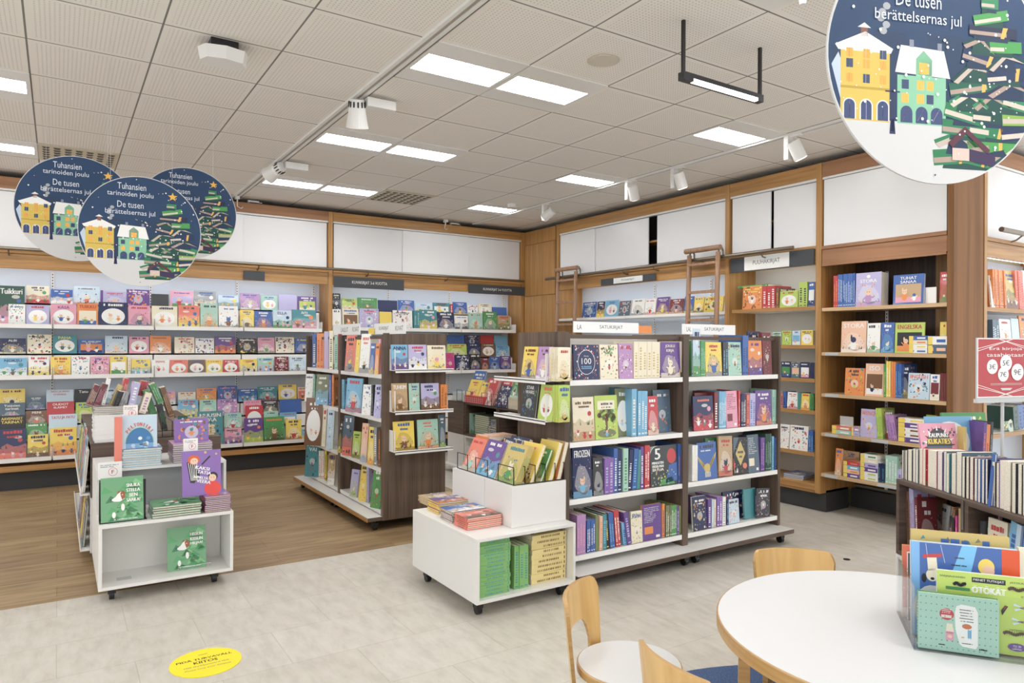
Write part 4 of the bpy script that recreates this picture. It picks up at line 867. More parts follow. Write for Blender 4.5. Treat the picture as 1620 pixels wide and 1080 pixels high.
    for r in range(rows):
        q = r/(rows-1); y = -.84+q*1.30; hw = .47*(1-q)**.8+.05; xc = .53-.02*q; nb = max(1, round(hw/.14)); hh = .135*(1-.35*q)
        f.up(); f.poly([(xc-hw*.92, y-.03), (xc+hw*.92, y-.03), (xc+hw*.8, y+hh*1.3), (xc-hw*.8, y+hh*1.3)], hx('1f3350') if r % 2 else hx('1d4a44')); f.up()
        for k in range(nb):
            x = xc-hw+hw*2*(k+.5)/nb+R.uniform(-.03, .03); w_ = hw/nb*1.25+.02; a = R.uniform(-.22, .22); g = hx(R.choice(G)); p = hx(R.choice(PG))
            def rp(px_, py): return (x+px_*math.cos(a)-py*math.sin(a), y+hh*.5+px_*math.sin(a)+py*math.cos(a))
            if R.random() < .28:
                A_pts = [rp(-w_, -hh*.4), rp(0, hh*.65), rp(w_, -hh*.4), rp(w_*.8, -hh*.6), rp(0, hh*.3), rp(-w_*.8, -hh*.6)]; B_pts = [rp(-w_, -hh*.4), rp(0, hh*.65), rp(0, hh*.85), rp(-w_*1.08, -hh*.2)]
                if ins(A_pts): f.poly(A_pts[:3]+[A_pts[4]], p); f.poly([A_pts[0], A_pts[4], A_pts[5]], p)
                if ins(B_pts): f.poly(B_pts, g); 
                Cp = [rp(w_, -hh*.4), rp(w_*1.08, -hh*.2), rp(0, hh*.85), rp(0, hh*.65)]
                if ins(Cp): f.poly(Cp, g)
            else:
                Bk = [rp(-w_, -hh*.45), rp(w_, -hh*.45), rp(w_, hh*.5), rp(-w_, hh*.5)]; Pp = [rp(-w_*.98, -hh*.30), rp(w_*(-.1 if k % 2 else .55), -hh*.30), rp(w_*(-.1 if k % 2 else .55), hh*.02), rp(-w_*.98, hh*.02)]
                if ins(Bk): f.poly(Bk, g); f.up(); f.poly(Pp, p); f.up()
                if ins(Bk) and R.random() < .4: f.poly([rp(w_*.3, -hh*.45), rp(w_*.45, -hh*.45), rp(w_*.6, hh*.5), rp(w_*.4, hh*.5)], hx('e8b45c'))
        f.up()
    f.poly([(.10, -.66), (.26, -.52), (.50, -.70), (.48, -.74), (.27, -.58), (.14, -.70)], hx('5a2f3e')); f.rect(.14, .30, -.80, -.70, hx('d7c0b4')); f.poly([(.30, -.70), (.55, -.74), (.55, -.84), (.30, -.80)], hx('3b2c50')); f.up()
    xs, ys = .51, .68; f.poly([(xs+(.085 if k % 2 == 0 else .036)*math.sin(math.pi*k/5), ys+(.085 if k % 2 == 0 else .036)*math.cos(math.pi*k/5)) for k in range(10)], hx('e9b552'))
    for tx, x, y, w_ in (('Tuhansien', -.16, .80, .46), ('tarinoiden joulu', -.18, .65, .74), ('De tusen', -.18, .47, .42), ('berättelsernas jul', -.18, .32, .80)): f.text(tx, x, y, w_, .115, hx('dfe5ee'), fit=True)
    for k in range(150):
        a, rr = R.uniform(0, 6.283), math.sqrt(R.random())*.95; x, y = rr*math.cos(a), rr*math.sin(a)
        if (y > -.5 or x > .2) and not (-.62 < x < .26 and .22 < y < .9): s = R.choice([.006, .006, .009, .014]); f.ell(x, y, s, s, C['white'], 6)
    f.ell(-.02, -.93, .008, .008, C['dark'], 6)
    o = obj('disc', m, m_matte, t); w2 = MB()
    for s in (-.5, .5): a = c+U*s*rad+UP*(math.sqrt(1-.25)*rad-.01); w2.cyl(a-Nn*.003, Vector((a.x, a.y, CEIL)), .0008, n=5)
    obj('hanging_wire', w2, m_lgrey, t); return t
disc((122, 330), 4.02, .30, -4, 'round navy christmas sign, leftmost of the three hanging together')
disc((224, 366), 3.85, .30, -3, 'round navy christmas sign, frontmost and lowest of the three hanging together')
disc((298, 337), 4.65, .30, -3, 'round navy christmas sign, rightmost of the trio, partly covered')
disc((1483, 96), 1.71, .30, -22, 'large near christmas sign cut by the top right picture corner')
# ------------------------------------------------------------------ books
def row(fr, z, d, place, group, data, T=.012, D=.19, lean=5, name=None, dz=0, ang=0):
    """one line per entry: mode x0 x1 top colour colour2 style [options] |TITLE ; F cover out, S spines out, P fore-edges out"""
    for ln in data.strip().split('\n'):
        body, _, ti = ln.partition('|'); tk = body.split(); mode, x0, x1, yt = tk[0], float(tk[1]), float(tk[2]), float(tk[3]); c1, c2 = tk[4], tk[5]; st = 'g'; o = {}
        for q in tk[6:]:
            if '=' in q: k, v = q.split('='); o[k] = v
            else: st = q
        kw = dict(place=place, group=group, style=st, c1=c1, c2=c2)
        if ti: kw['title'] = ti.strip()
        if 'tc' in o: kw['tcol'] = o['tc']
        if 's' in o: kw['scol'] = o['s']
        dd = d+float(o.get('d', 0)); zz = z+float(o.get('z', 0)); rl = float(o.get('r', 0))
        if ang and 'a' not in o: o['a'] = ang
        if ang and mode != 'F': o['D'] = min(float(o.get('D', D)), .10)
        if 'a' in o:
            if mode == 'F' and 'd' not in o: dd -= .03
            q = onplane((x0+x1)/2, (yt+560)/2, fr.O-fr.N*dd, fr.N); Rm = Matrix.Rotation(math.radians(float(o['a'])), 3, UP) @ fr.U; fr2 = FR((q.x, q.y, 0), (Rm.x, Rm.y)); dd2 = 0
        else: fr2, dd2 = fr, dd
        if mode == 'F': stand(fr2, x0, x1, yt, zz, dd2, float(o.get('T', T)), lean=float(o.get('l', lean)), roll=rl, **({'name': name} if name else {}), **kw)
        else:
            kw['name'] = o.get('nm', 'storybook' if mode == 'S' else 'hardcover_book'); kw['style'] = 'g' if st == 'g' else st; kw.pop('title', None)
            spines(fr2, x0, x1, yt, zz, dd2, float(o.get('D', D)), n=int(o.get('k', 1)), roll=rl, out=mode, **kw)
# ---- long back-wall bookcase
G1 = 'picture books on the long back-wall bookcase'
row(FB, 1.83, .125, 'the upper shelf, back row, of the long wall bookcase', G1, '''
F 41 78 452 cream red l s=red
F 80 115 458 blue white l
F 116 158 453 pale coral g s=coral tc=brown
F 159 163 459 purple white n
F 164 199 461 lav skin g
F 200 237 458 purple pink x
F 239 267 465 dark white n
F 269 306 460 pink lav f
F 307 342 460 grey cream l
F 345 378 467 pale teal l
F 380 411 464 mauve white g
F 413 439 468 mint yellow o
F 441 470 466 lav purple n tc=purple
F 471 501 469 purple lime f''')
row(FB, 1.61, .028, 'the upper shelf, front row, of the long wall bookcase', G1, '''
F -4 39 452 dkgreen pink l|Tuikkuri
F 13 40 481 white red x d=-.013
F 41 78 482 lav yellow o
F 80 121 481 pink blue o tc=purple|KÄSÄ
F 122 155 480 orange cream f|TUIKKU
F 156 202 478 navy cream o
F 203 238 483 pink slate g
F 240 281 484 cream orange o
F 282 316 483 coral yellow l s=red
F 317 345 480 mint orange g
F 346 377 484 white brown g s=red tc=blue
F 380 402 490 yellow brown g
F 403 431 492 blue orange g
F 432 462 491 pale green l tc=purple|ELLA
F 462 501 490 teal pink l s=red tc=white|ÄITI''', T=.014)
row(FB, 1.33, .125, 'the middle shelf, back row, of the long wall bookcase', G1, '''
F -2 41 535 navy cream g|ALBI
F 43 82 529 cream coral x tc=dark|MUR
F 83 122 530 teal slate o tc=yellow|PAHA
F 124 165 537 blue orange f
F 166 202 531 pale skin g tc=navy
F 204 236 532 pink red o
F 237 271 531 orange white g tc=brown
F 276 308 533 cream tan x
F 309 339 535 white mauve x
F 340 373 532 purple orange l
F 376 406 535 black tan x
F 408 435 534 pink green g
F 436 466 533 cream red x tc=maroon|ELÄKÖÖN
F 467 495 535 blue dark g tc=yellow''')
row(FB, 1.11, .028, 'the middle shelf, front row, of the long wall bookcase', G1, '''
F -2 43 566 sky white l tc=navy|NOKSU
F 45 78 563 white yellow l s=red
F 80 112 564 yellow orange g tc=red
F 113 142 563 white blue x
F 143 173 564 pink purple x s=red
F 174 201 563 yellow white f
S 202 207 565 cream tan
F 208 238 568 yellow sky l
F 240 268 569 white red o tc=red|PEPPE
F 269 297 569 coral orange o tc=red
F 298 325 569 brown pink o tc=blue
F 326 352 569 yellow green o
F 353 378 569 red orange o
F 380 407 568 yellow cream l
F 408 433 566 mint lav l
F 435 457 564 maroon hot x
F 458 484 564 pale grey g''', T=.014)
for d, z, pl, dat in ((.185, .77, 'the low shelf, highest row, of the long wall bookcase', '''
F -2 40 615 yellow orange g tc=maroon
F 41 72 627 slate lav g
F 73 117 616 pale red n tc=red|TATU JA PATU/ETSIVINÄ
F 118 146 615 black cream n|Tatu
F 166 182 614 pale teal l
F 255 278 619 pink white l
F 282 310 620 cream brown g
F 311 343 614 orange yellow g
F 345 376 610 blue pink x tc=pink
F 377 407 615 blue sky l
F 408 439 611 teal red g
F 441 470 608 yellow blue o
F 471 492 612 peach coral f'''), (.135, .62, 'the low shelf, second row down, of the long wall bookcase', '''
F -2 40 637 slate brown g|Ystävien/tarinat
F 41 75 649 brown coral g|PIENI
F 74 118 635 red yellow n|OUDOT/ELÄIMET
F 120 150 636 lime white g
F 282 314 632 sky yellow l tc=red
F 316 343 632 mint white g
F 344 376 631 mauve pink x tc=purple|POIKIA
F 386 414 633 pink white g
F 415 441 633 dark cream g
F 443 478 631 blue lav n'''), (.08, .47, 'the low shelf, third row down, of the long wall bookcase', '''
F -2 40 657 black yellow n tc=yellow|AAVEMAISET/TARINAT
F 41 75 669 green lime g
F 77 123 655 pale white n tc=red|TATU JA PATU
F 355 383 653 mint red g s=red
F 389 417 641 red yellow o
F 418 441 650 mint pink g
F 443 470 652 sky white f tc=red'''), (.028, .31, 'the low shelf, front row, of the long wall bookcase', '''
F -2 42 678 navy coral l tc=red
F 44 77 687 yellow brown l
F 79 122 676 yellow orange l
F 313 354 650 teal brown x tc=white|MUUSIN/MAA
F 356 383 677 pink purple l
F 387 417 661 purple lime l
F 418 451 659 green brown g tc=orange
F 453 478 663 yellow red g
F 478 500 678 sky yellow l''')): row(FB, z, d, pl, G1, dat, T=.011)
# ---- second back-wall bookcase
G2 = 'picture books on the second back-wall bookcase'
row(FB, 1.845, .125, 'the upper shelf, back row, of the second wall bookcase', G2, '''
F 526 539 464 black purple x
F 541 565 472 lime cream l
F 566 597 471 green brown g
F 598 629 475 navy white n
F 630 656 475 blue orange g
F 657 684 480 pale yellow l tc=blue|Nallen
F 685 712 479 teal white f tc=maroon
S 712 716 481 red white
F 717 739 478 blue yellow g
F 740 756 483 white black x
F 757 778 480 cream peach o
F 779 802 486 blue red n''')
row(FB, 1.635, .028, 'the upper shelf, front row, of the second wall bookcase', G2, '''
F 526 540 489 white lime o
F 542 568 488 cream brown f
F 569 600 488 lav white x
F 601 620 493 yellow peach n
F 622 653 491 white pink x
S 655 664 491 teal mint k=2
F 664 692 490 teal yellow l
F 693 719 494 navy white g
F 720 741 499 white slate l tc=blue
F 742 764 495 mint tan g
F 765 787 493 green grey g
F 788 808 499 tan olive l''', T=.013)
row(FB, 1.42, .165, 'the lower shelf, highest row, of the second wall bookcase', G2, '''
F 708 735 530 blue sky n
F 736 758 530 navy purple x
F 760 781 530 red orange n
F 782 803 531 sky white n''')
row(FB, 1.27, .095, 'the lower shelf, middle row, of the second wall bookcase', G2, '''
F 708 739 544 lime purple g tc=red
F 740 761 543 navy gold g
F 762 784 543 brown gold o
F 785 806 547 sky white g tc=blue''')
row(FB, 1.085, .028, 'the lower shelf, front row, of the second wall bookcase', G2, '''
F 706 720 558 hot orange x
F 721 743 561 navy lav x
F 744 761 560 black purple g
F 762 774 566 maroon orange g
F 775 791 564 blue pale g
F 792 809 563 purple blue g''')
# ---- right wall
G3 = 'activity books on the upper right-wall shelf'
row(FRW, 1.787, .03, 'the shelf behind the ladders', G3, '''
F 920 942 478 blue sky x
F 943 955 477 navy yellow l
F 956 977 475 sky pink o
F 978 996 476 slate brown x
F 998 1018 473 white dark g
F 1019 1036 473 white red g tc=red
F 1037 1057 470 purple yellow g s=maroon
F 1058 1080 473 maroon peach g
F 1081 1096 469 blue yellow g T=.05
F 1097 1112 470 yellow navy g T=.05
F 1113 1143 469 yellow brown x''', T=.02, lean=8)
G4 = 'activity books and boxes in the narrow right-wall bookcase'
row(FRW, 1.795, .03, 'the first shelf of the narrow bookcase', G4, '''
F 1174 1205 453 orange white x T=.03 tc=yellow
S 1206 1226 452 red white k=3 D=.24
S 1227 1232 455 brown orange D=.24
F 1233 1262 460 lime orange o T=.05
S 1263 1277 446 lime navy k=2 D=.2
F 1278 1288 446 blue white f T=.04''', lean=3)
pile(FRW, -4.57, -4.22, .0+.05, .2, 2.005, 1, .02, name='game_box', c1='green', c2='lime', place='the first shelf of the narrow bookcase', group=G4)
row(FRW, 1.455, .04, 'the second shelf of the narrow bookcase', G4, '''
F 1222 1236 525 mint lime x T=.05
F 1237 1252 523 lime olive x T=.12
F 1253 1266 523 pale sky f T=.04
F 1267 1286 522 yellow white o T=.05''', lean=1, name='card_game_box')
row(FRW, 1.16, .04, 'the third shelf of the narrow bookcase', G4, '''
F 1236 1251 572 navy green f T=.08
F 1252 1265 574 slate peach f T=.05
F 1266 1281 573 navy white f T=.06
F 1282 1288 574 navy blue n T=.05''', lean=0, name='card_game_box')
row(FRW, .88, .03, 'the fourth shelf of the narrow bookcase', G4, '''
S 1234 1239 622 orange purple D=.15
S 1239 1244 619 blue navy D=.15
F 1245 1262 620 white red g
S 1262 1267 621 teal green D=.15
F 1267 1281 622 yellow orange g
S 1281 1287 623 green dkgreen k=2 D=.15''')
row(FRW, .515, .03, 'the fifth shelf of the narrow bookcase', G4, '''
F 1232 1248 671 white mauve x
F 1249 1278 673 white red x T=.02
S 1279 1287 681 blue sky k=2 D=.18''')
pile(FRW, -4.05, -3.86, .05, .25, .20, 6, .014, mode='p', name='booklet', c1='blue', c2='white', place='the floor shelf of the narrow bookcase', group=G4, rot=8)
pile(FRW, -3.85, -3.72, .05, .25, .20, 3, .012, mode='p', name='booklet', c1='mint', c2='lime', place='the floor shelf of the narrow bookcase', group=G4)
# deep section
G5 = 'books on the dark-backed right-wall shelves'
row(FRW, 1.777, .03, 'the first shelf of the dark-backed section', G5, '''
S 1318 1325 436 red orange k=2 D=.22
S 1325 1352 433 blue pale k=10 D=.22
F 1353 1394 431 lav mauve g T=.10 l=2 tc=white|./STORA
F 1412 1461 434 blue tan f T=.025|TUHAT/SANAA
F 1486 1500 430 red green g T=.02''', lean=3)
obj('book_end', MB().fbox(FRW, -2.86, -2.72, .06, .062, 1.777, 1.90), m_whitem, cat='book end', label='blank white book end beside the blue word book on the dark-backed shelves')
row(FRW, 1.395, .03, 'the second shelf of the dark-backed section', G5, '''
F 1330 1370 508 peach white g T=.02 s=white tc=white|STORA
F 1371 1392 511 white green g T=.03
F 1393 1414 510 blue sky g
F 1415 1462 510 lime black f T=.012|ENGELSKA
F 1486 1497 509 yellow brown g d=.05''', lean=3)
def gamebox(fr, x0, x1, y0, y1, z, d, D, cols, place):
    n = len(cols); u0, u1 = fr.px(x0, (y0+y1)/2, d)[0], fr.px(x1, (y0+y1)/2, d)[0]; zt = fr.px(x0, y0, d)[1]; t = (zt-z)/n
    for k, (a, b) in enumerate(reversed(cols)):
        cen = fr.p((u0+u1)/2, d+D/2, z+(k+1)*t)
        def af(f, W, Hh, a=a, b=b): f.rect(-W/2, W/2, 0, Hh*.2, C['yellow']); f.ell(0, Hh*.6, W*.3, W*.3, C[b])
        o = make_book('game_box', mtx(-fr.N, -fr.U, UP, cen+fr.U*(u1-u0)/2), D, u1-u0, t*.97, c1=a, c2=b, artf=af, place=place, group=G5, spart=('pile', n-k), page=m_card)
        me = o.data; 
        mb = MB(); f = Face(mb, lambda p, q, k_: fr.p(u0+p, d-k_-.0005, z+k*t+q)); w_ = u1-u0; f.rect(w_*.003, w_*.24, t*.03, t*.94, C['yellow']); f.up(); f.rect(w_*.28, w_*.97, t*.06, t*.9, C[a]); f.up(); f.rect(w_*.45, w_*.9, t*.3, t*.65, C[b]); f.up()
        q = obj('box_label', mb, m_print, None); q.parent = o; q.matrix_parent_inverse = Matrix(); q.location = q.location-o.location
gamebox(FRW, 1438, 1467, 531, 560, 1.395, .02, .15, [('blue', 'white'), ('cream', 'orange'), ('white', 'yellow'), ('white', 'blue')], 'the second shelf of the dark-backed section')
gamebox(FRW, 1468, 1499, 532, 561, 1.395, .02, .15, [('white', 'blue'), ('slate', 'peach')], 'the second shelf of the dark-backed section')
row(FRW, 1.041, .03, 'the third shelf of the dark-backed section', G5, '''
F 1336 1367 582 orange lime x
F 1368 1398 575 peach brown f tc=white|ISO
S 1398 1402 576 green lime D=.2
S 1402 1409 571 yellow white k=2 D=.2
S 1410 1417 572 orange coral k=2 D=.24
S 1417 1426 575 blue sky k=3 D=.24
F 1424 1438 577 navy gold g T=.012 d=.03
F 1436 1470 590 pale orange x tc=coral|ENGLISH
F 1471 1486 592 white maroon f T=.03
S 1487 1499 590 maroon brown k=4 D=.15''', lean=4)
row(FRW, .702, .03, 'the fourth shelf of the dark-backed section', G5, '''
F 1361 1388 647 lav orange x tc=coral|FRENCH
S 1389 1397 646 lime green k=3 D=.2 r=-4
F 1397 1412 648 olive red g d=.05
S 1407 1420 657 mauve purple k=3 D=.2 r=-10
F 1464 1480 656 lime olive g d=.12''', lean=4)
obj('book_end', MB().fbox(FRW, -3.52, -3.40, .10, .102, .702, .85), m_lgrey, cat='book end', label='plain grey book end behind two low yellow boxes')
gamebox(FRW, 1316, 1346, 672, 690, .702, .02, .14, [('coral', 'white'), ('mint', 'white')], 'the fourth shelf of the dark-backed section')
gamebox(FRW, 1347, 1359, 675, 690, .702, .02, .12, [('mauve', 'white'), ('lav', 'grey')], 'the fourth shelf of the dark-backed section')
gamebox(FRW, 1421, 1464, 660, 700, .702, .02, .14, [('white', 'yellow'), ('purple', 'white'), ('white', 'brown'), ('white', 'brown'), ('purple', 'white')], 'the fourth shelf of the dark-backed section')
row(FRW, .352, .04, 'the lowest shelf of the dark-backed section', G5, '''
F 1321 1331 709 orange cream g T=.02
F 1331 1358 713 tan red x d=.1
S 1389 1400 733 navy teal k=2 D=.12
S 1401 1420 721 mint white k=4 D=.15
S 1420 1427 742 lav purple D=.12''', lean=5)
gamebox(FRW, 1334, 1359, 728, 762, .352, .02, .14, [('red', 'coral'), ('sky', 'white'), ('peach', 'orange'), ('purple', 'white')], 'the lowest shelf of the dark-backed section')
gamebox(FRW, 1361, 1388, 717, 770, .352, .02, .14, [('white', 'green'), ('cream', 'white'), ('lav', 'purple'), ('purple', 'white'), ('white', 'lime'), ('white', 'lime')], 'the lowest shelf of the dark-backed section')
# backlit case at the right edge
G6 = 'books in the backlit bookcase at the right picture edge'
row(FS, 1.762, .03, 'the upper backlit shelf', G6, '''
F 1569 1575 436 white grey x
S 1573 1592 427 orange maroon k=7 D=.2 r=-6
F 1592 1612 429 gold brown l
S 1609 1621 429 coral red k=3 D=.2 r=-7
F 1622 1650 430 pale blue g''')
row(FS, 1.447, .03, 'the second backlit shelf', G6, '''
S 1571 1582 506 slate pale k=3 D=.2 r=-5
F 1584 1602 505 white red g tc=red
F 1603 1615 504 pale green n
F 1616 1640 500 orange maroon g''')
row(FS, 1.10, .05, 'the shelf behind the red price sign', G6, '''
F 1567 1606 598 white grey n d=.15
F 1588 1612 665 green dark x z=-.34
S 1604 1612 643 dkgreen black z=-.34 D=.2 r=-8
S 1612 1624 641 blue navy k=2 z=-.34 D=.2 r=-8''')
mb = MB(); mb.fbox(FS, 6.15, 7.3, -.002, .008, 1.02, 1.055, hx('c9c45a'))
for k in range(40): a = 6.16+k*.028; mb.poly([FS.p(a, -.0025, 1.022), FS.p(a+.013, -.0025, 1.022), FS.p(a+.02, -.0025, 1.053), FS.p(a+.007, -.0025, 1.053)], C['black'])
obj('hazard_strip', mb, m_matte, D_)

# ---- right gondola
GR = 'fairy-tale books on the right gondola'
row(FG, 1.236, .02, 'the top shelf, left half, of the right gondola', GR, '''
F 908 949 545 navy coral hundred
F 950 979 545 cream red x tc=green|ELÄIN/KIRJA
F 980 1002 543 mauve brown x
S 1003 1044 540 cream gold k=6 D=.2
F 1046 1077 541 purple cream g tc=cream|JOULU/KIRJA
S 1078 1087 540 cream brown k=2 D=.2 r=-2''', lean=3, T=.014)
row(FG, .867, .02, 'the second shelf, left half, of the right gondola', GR, '''
F 908 942 628 cream tan l tc=brown
F 943 979 625 lime cream tree
F 976 1000 614 olive pale o d=.05
S 1000 1008 615 sky cream D=.22
S 1009 1025 618 sky white k=3 D=.2 
F 1026 1043 626 red cream g
F 1036 1063 616 slate coral x d=.06''', lean=4, T=.014)
row(FG, .527, .02, 'the third shelf, left half, of the right gondola', GR, '''
F 908 938 706 navy sky g|FROZEN
F 940 956 723 dark grey g
S 957 972 724 violet lav k=2 D=.2
S 972 978 709 blue white D=.22
S 978 985 711 navy pale D=.22
S 986 994 709 mint green D=.2
S 994 1000 712 navy white D=.22 r=4
S 1001 1008 711 blue sky D=.22 r=4
S 1008 1013 712 teal green D=.22 r=4
S 1014 1019 706 purple white D=.22
S 1020 1029 704 red white k=2 D=.22
F 1030 1073 704 dark red five
S 1074 1083 702 blue orange k=3 D=.22''', lean=3, T=.014)
row(FG, .187, .02, 'the bottom shelf, left half, of the right gondola', GR, '''
S 913 928 814 mauve pink k=3 D=.2
S 929 943 822 blue white k=4 D=.19
S 943 948 814 olive green D=.22
S 949 954 816 peach orange D=.22
S 954 960 813 teal sky D=.2
S 960 965 811 black yellow D=.2 r=-4
S 966 974 810 blue sky k=2 D=.2 r=-5
S 976 984 807 red white k=2 D=.2 r=-6
S 988 994 826 sky blue D=.18 r=-8
S 993 1000 809 purple lav D=.2 r=-10
F 1000 1018 808 cream green x tc=blue|Pilvi
F 1018 1048 797 purple orange b s=orange
S 1049 1053 797 orange purple D=.02
S 1054 1063 799 olive white k=4 D=.2
S 1063 1071 799 green white k=3 D=.2
S 1071 1075 800 purple lav D=.2
S 1075 1086 799 lime green k=5 D=.2''', lean=3, T=.014)
row(FG, 1.236, .02, 'the top shelf, right half, of the right gondola', GR, '''
F 1097 1109 520 pale green l r=-2
S 1109 1116 539 green mint k=3 D=.2
F 1117 1143 541 yellow blue g tc=red
S 1144 1152 541 dark sky k=2 D=.2
F 1153 1174 541 mint brown x
S 1175 1184 530 blue navy k=2 D=.22
F 1185 1207 538 orange purple l tc=purple
F 1208 1222 526 maroon green x T=.03
F 1186 1206 524 navy gold x d=.06''', lean=3, T=.014)
row(FG, .867, .02, 'the second shelf, right half, of the right gondola', GR, '''
F 1098 1130 626 navy red l tc=coral
F 1101 1130 621 maroon red n d=.05
S 1131 1137 620 maroon white D=.2
S 1138 1149 619 sky white k=4 D=.2
F 1150 1168 618 pink maroon b s=red
S 1169 1172 618 red pink D=.2
S 1173 1181 624 navy white k=3 D=.2
S 1182 1186 624 coral navy D=.2
S 1187 1196 622 lav blue k=2 D=.2
F 1197 1222 617 purple orange g
S 1223 1230 616 mint teal k=2 D=.2''', lean=3, T=.014)
row(FG, .527, .02, 'the third shelf, right half, of the right gondola', GR, '''
S 1096 1104 704 white cream k=2 D=.2
F 1105 1136 699 blue gold wings
F 1119 1137 692 green lime g d=.05
F 1138 1160 690 tan red g r=-3
F 1161 1184 692 black gold diamond r=-3
F 1185 1203 687 slate cream b
S 1204 1211 692 purple mauve k=2 D=.2
S 1212 1221 686 dkgreen mint k=4 D=.2
S 1222 1225 690 sky teal D=.2
S 1226 1231 692 blue sky D=.2''', lean=4, T=.014)
row(FG, .187, .02, 'the bottom shelf, right half, of the right gondola', GR, '''
F 1098 1120 784 navy gold x s=white
S 1121 1126 789 purple white D=.2
S 1127 1130 790 pale white D=.2
S 1131 1134 790 cream tan D=.2
S 1135 1143 785 violet white k=2 D=.2
S 1144 1149 786 white grey D=.2
S 1150 1153 790 navy sky D=.2
F 1154 1171 789 pale pink x tc=navy
F 1146 1178 776 navy white x d=.08
F 1179 1198 772 teal mint n d=.03
F 1198 1219 773 dark mauve x r=-4''', lean=4, T=.014)
# trays on its end
row(FEr, 1.237, -.10, 'the upper tray on the end of the right gondola', GR, '''
F 824 846 548 yellow blue g tc=maroon
F 847 868 548 mauve white g
S 869 883 549 cream gold k=6 D=.09''', lean=8, T=.012)
row(FEr, 1.002, -.10, 'the lower tray on the end of the right gondola', GR, '''
F 823 846 606 dark slate x|STAR/WARS
F 850 874 608 lime red o tc=coral
S 875 884 609 lime gold k=5 D=.08''', lean=8, T=.012)
# ---- middle gondola, left side
GC = 'books on the side of the middle gondola'
row(FGx, 1.207, .02, 'the top shelf, farther half, of the middle gondola', GC, '''
S 494 500 528 blue cream D=.2
S 501 512 527 orange red k=2 D=.22
S 513 520 524 lav pink D=.22 
S 521 527 523 cream brown D=.2''', ang=38)
row(FGx, 1.207, .02, 'the top shelf, nearer half, of the middle gondola', GC, '''
S 529 534 531 mint teal D=.2
S 535 539 528 red peach D=.22
S 540 544 530 black dark D=.22
F 545 560 530 coral teal g a=22
F 561 567 537 yellow green x
F 568 583 528 white black g tc=coral
F 584 591 543 blue yellow g
F 592 598 543 orange yellow g
S 599 602 536 pink lav D=.2''', lean=5, ang=22)
row(FGx, .867, .02, 'the second shelf, farther half, of the middle gondola', GC, '''
F 482 494 591 white green x s=red a=38
S 495 498 592 mint green D=.2
F 499 519 592 olive sky l a=38
S 520 524 593 blue lav D=.2
S 525 528 593 orange brown D=.2''', lean=5, ang=38)
row(FGx, .867, .02, 'the second shelf, nearer half, of the middle gondola', GC, '''
S 537 540 600 lime cream D=.2
S 541 545 600 sky teal D=.2
F 546 571 598 sky red g tc=red a=22
F 572 586 608 white lav x a=22
S 587 590 609 dark grey D=.2
F 591 602 608 lav dark x''', lean=5, ang=22)
row(FGx, .477, .02, 'the third shelf, farther half, of the middle gondola', GC, '''
F 481 508 629 brown cream o s=mint a=38 d=-.10
F 509 515 645 cream tan x a=38
F 516 527 646 pale blue x s=lime a=38''', lean=5, ang=38)
row(FGx, .477, .02, 'the third shelf, nearer half, of the middle gondola', GC, '''
F 534 540 665 dark yellow g
F 541 556 657 slate coral l a=22
F 557 569 682 lime brown g d=-.01
F 570 580 669 peach sky g a=22
F 581 591 675 yellow orange g a=22
S 592 597 676 grey white D=.2
S 598 602 680 brown orange D=.2''', lean=5, ang=22)
row(FGx, .152, .02, 'the bottom shelf, farther half, of the middle gondola', GC, '''
F 482 504 696 teal slate x a=38 d=-.06|MUN/VAI
S 505 513 713 white red k=3 D=.2
S 514 517 712 yellow dark D=.2
F 518 529 716 tan white l tc=navy a=38|VIIRU''', lean=6, ang=38)
row(FGx, .152, .02, 'the bottom shelf, nearer half, of the middle gondola', GC, '''
F 553 565 742 lav lime g T=.02 a=22
F 567 579 732 yellow mauve x T=.02 a=22
S 580 584 734 lav grey D=.1
F 586 602 739 green red x T=.02 a=22''', lean=8, ang=22)
row(FE, 1.247, -.10, 'the upper tray on the end of the middle gondola', GC, '''
F 620 646 545 sky purple l|ANNA
F 647 676 545 lav white l
F 677 706 546 cream yellow g tc=brown''', lean=5, T=.012)
row(FE, .927, -.10, 'the middle tray on the end of the middle gondola', GC, '''
F 621 646 606 tan brown g tc=white|TUHKIM
F 648 665 606 mint red x s=olive
F 667 696 606 lav brown l s=olive
S 698 708 608 orange brown k=2 D=.08''', lean=5, T=.012)
row(FE, .622, -.10, 'the lowest tray on the end of the middle gondola', GC, '''
F 624 657 666 yellow brown g
F 662 695 663 mint orange g tc=coral
F 697 706 656 slate lime g s=mint''', lean=6, T=.012)

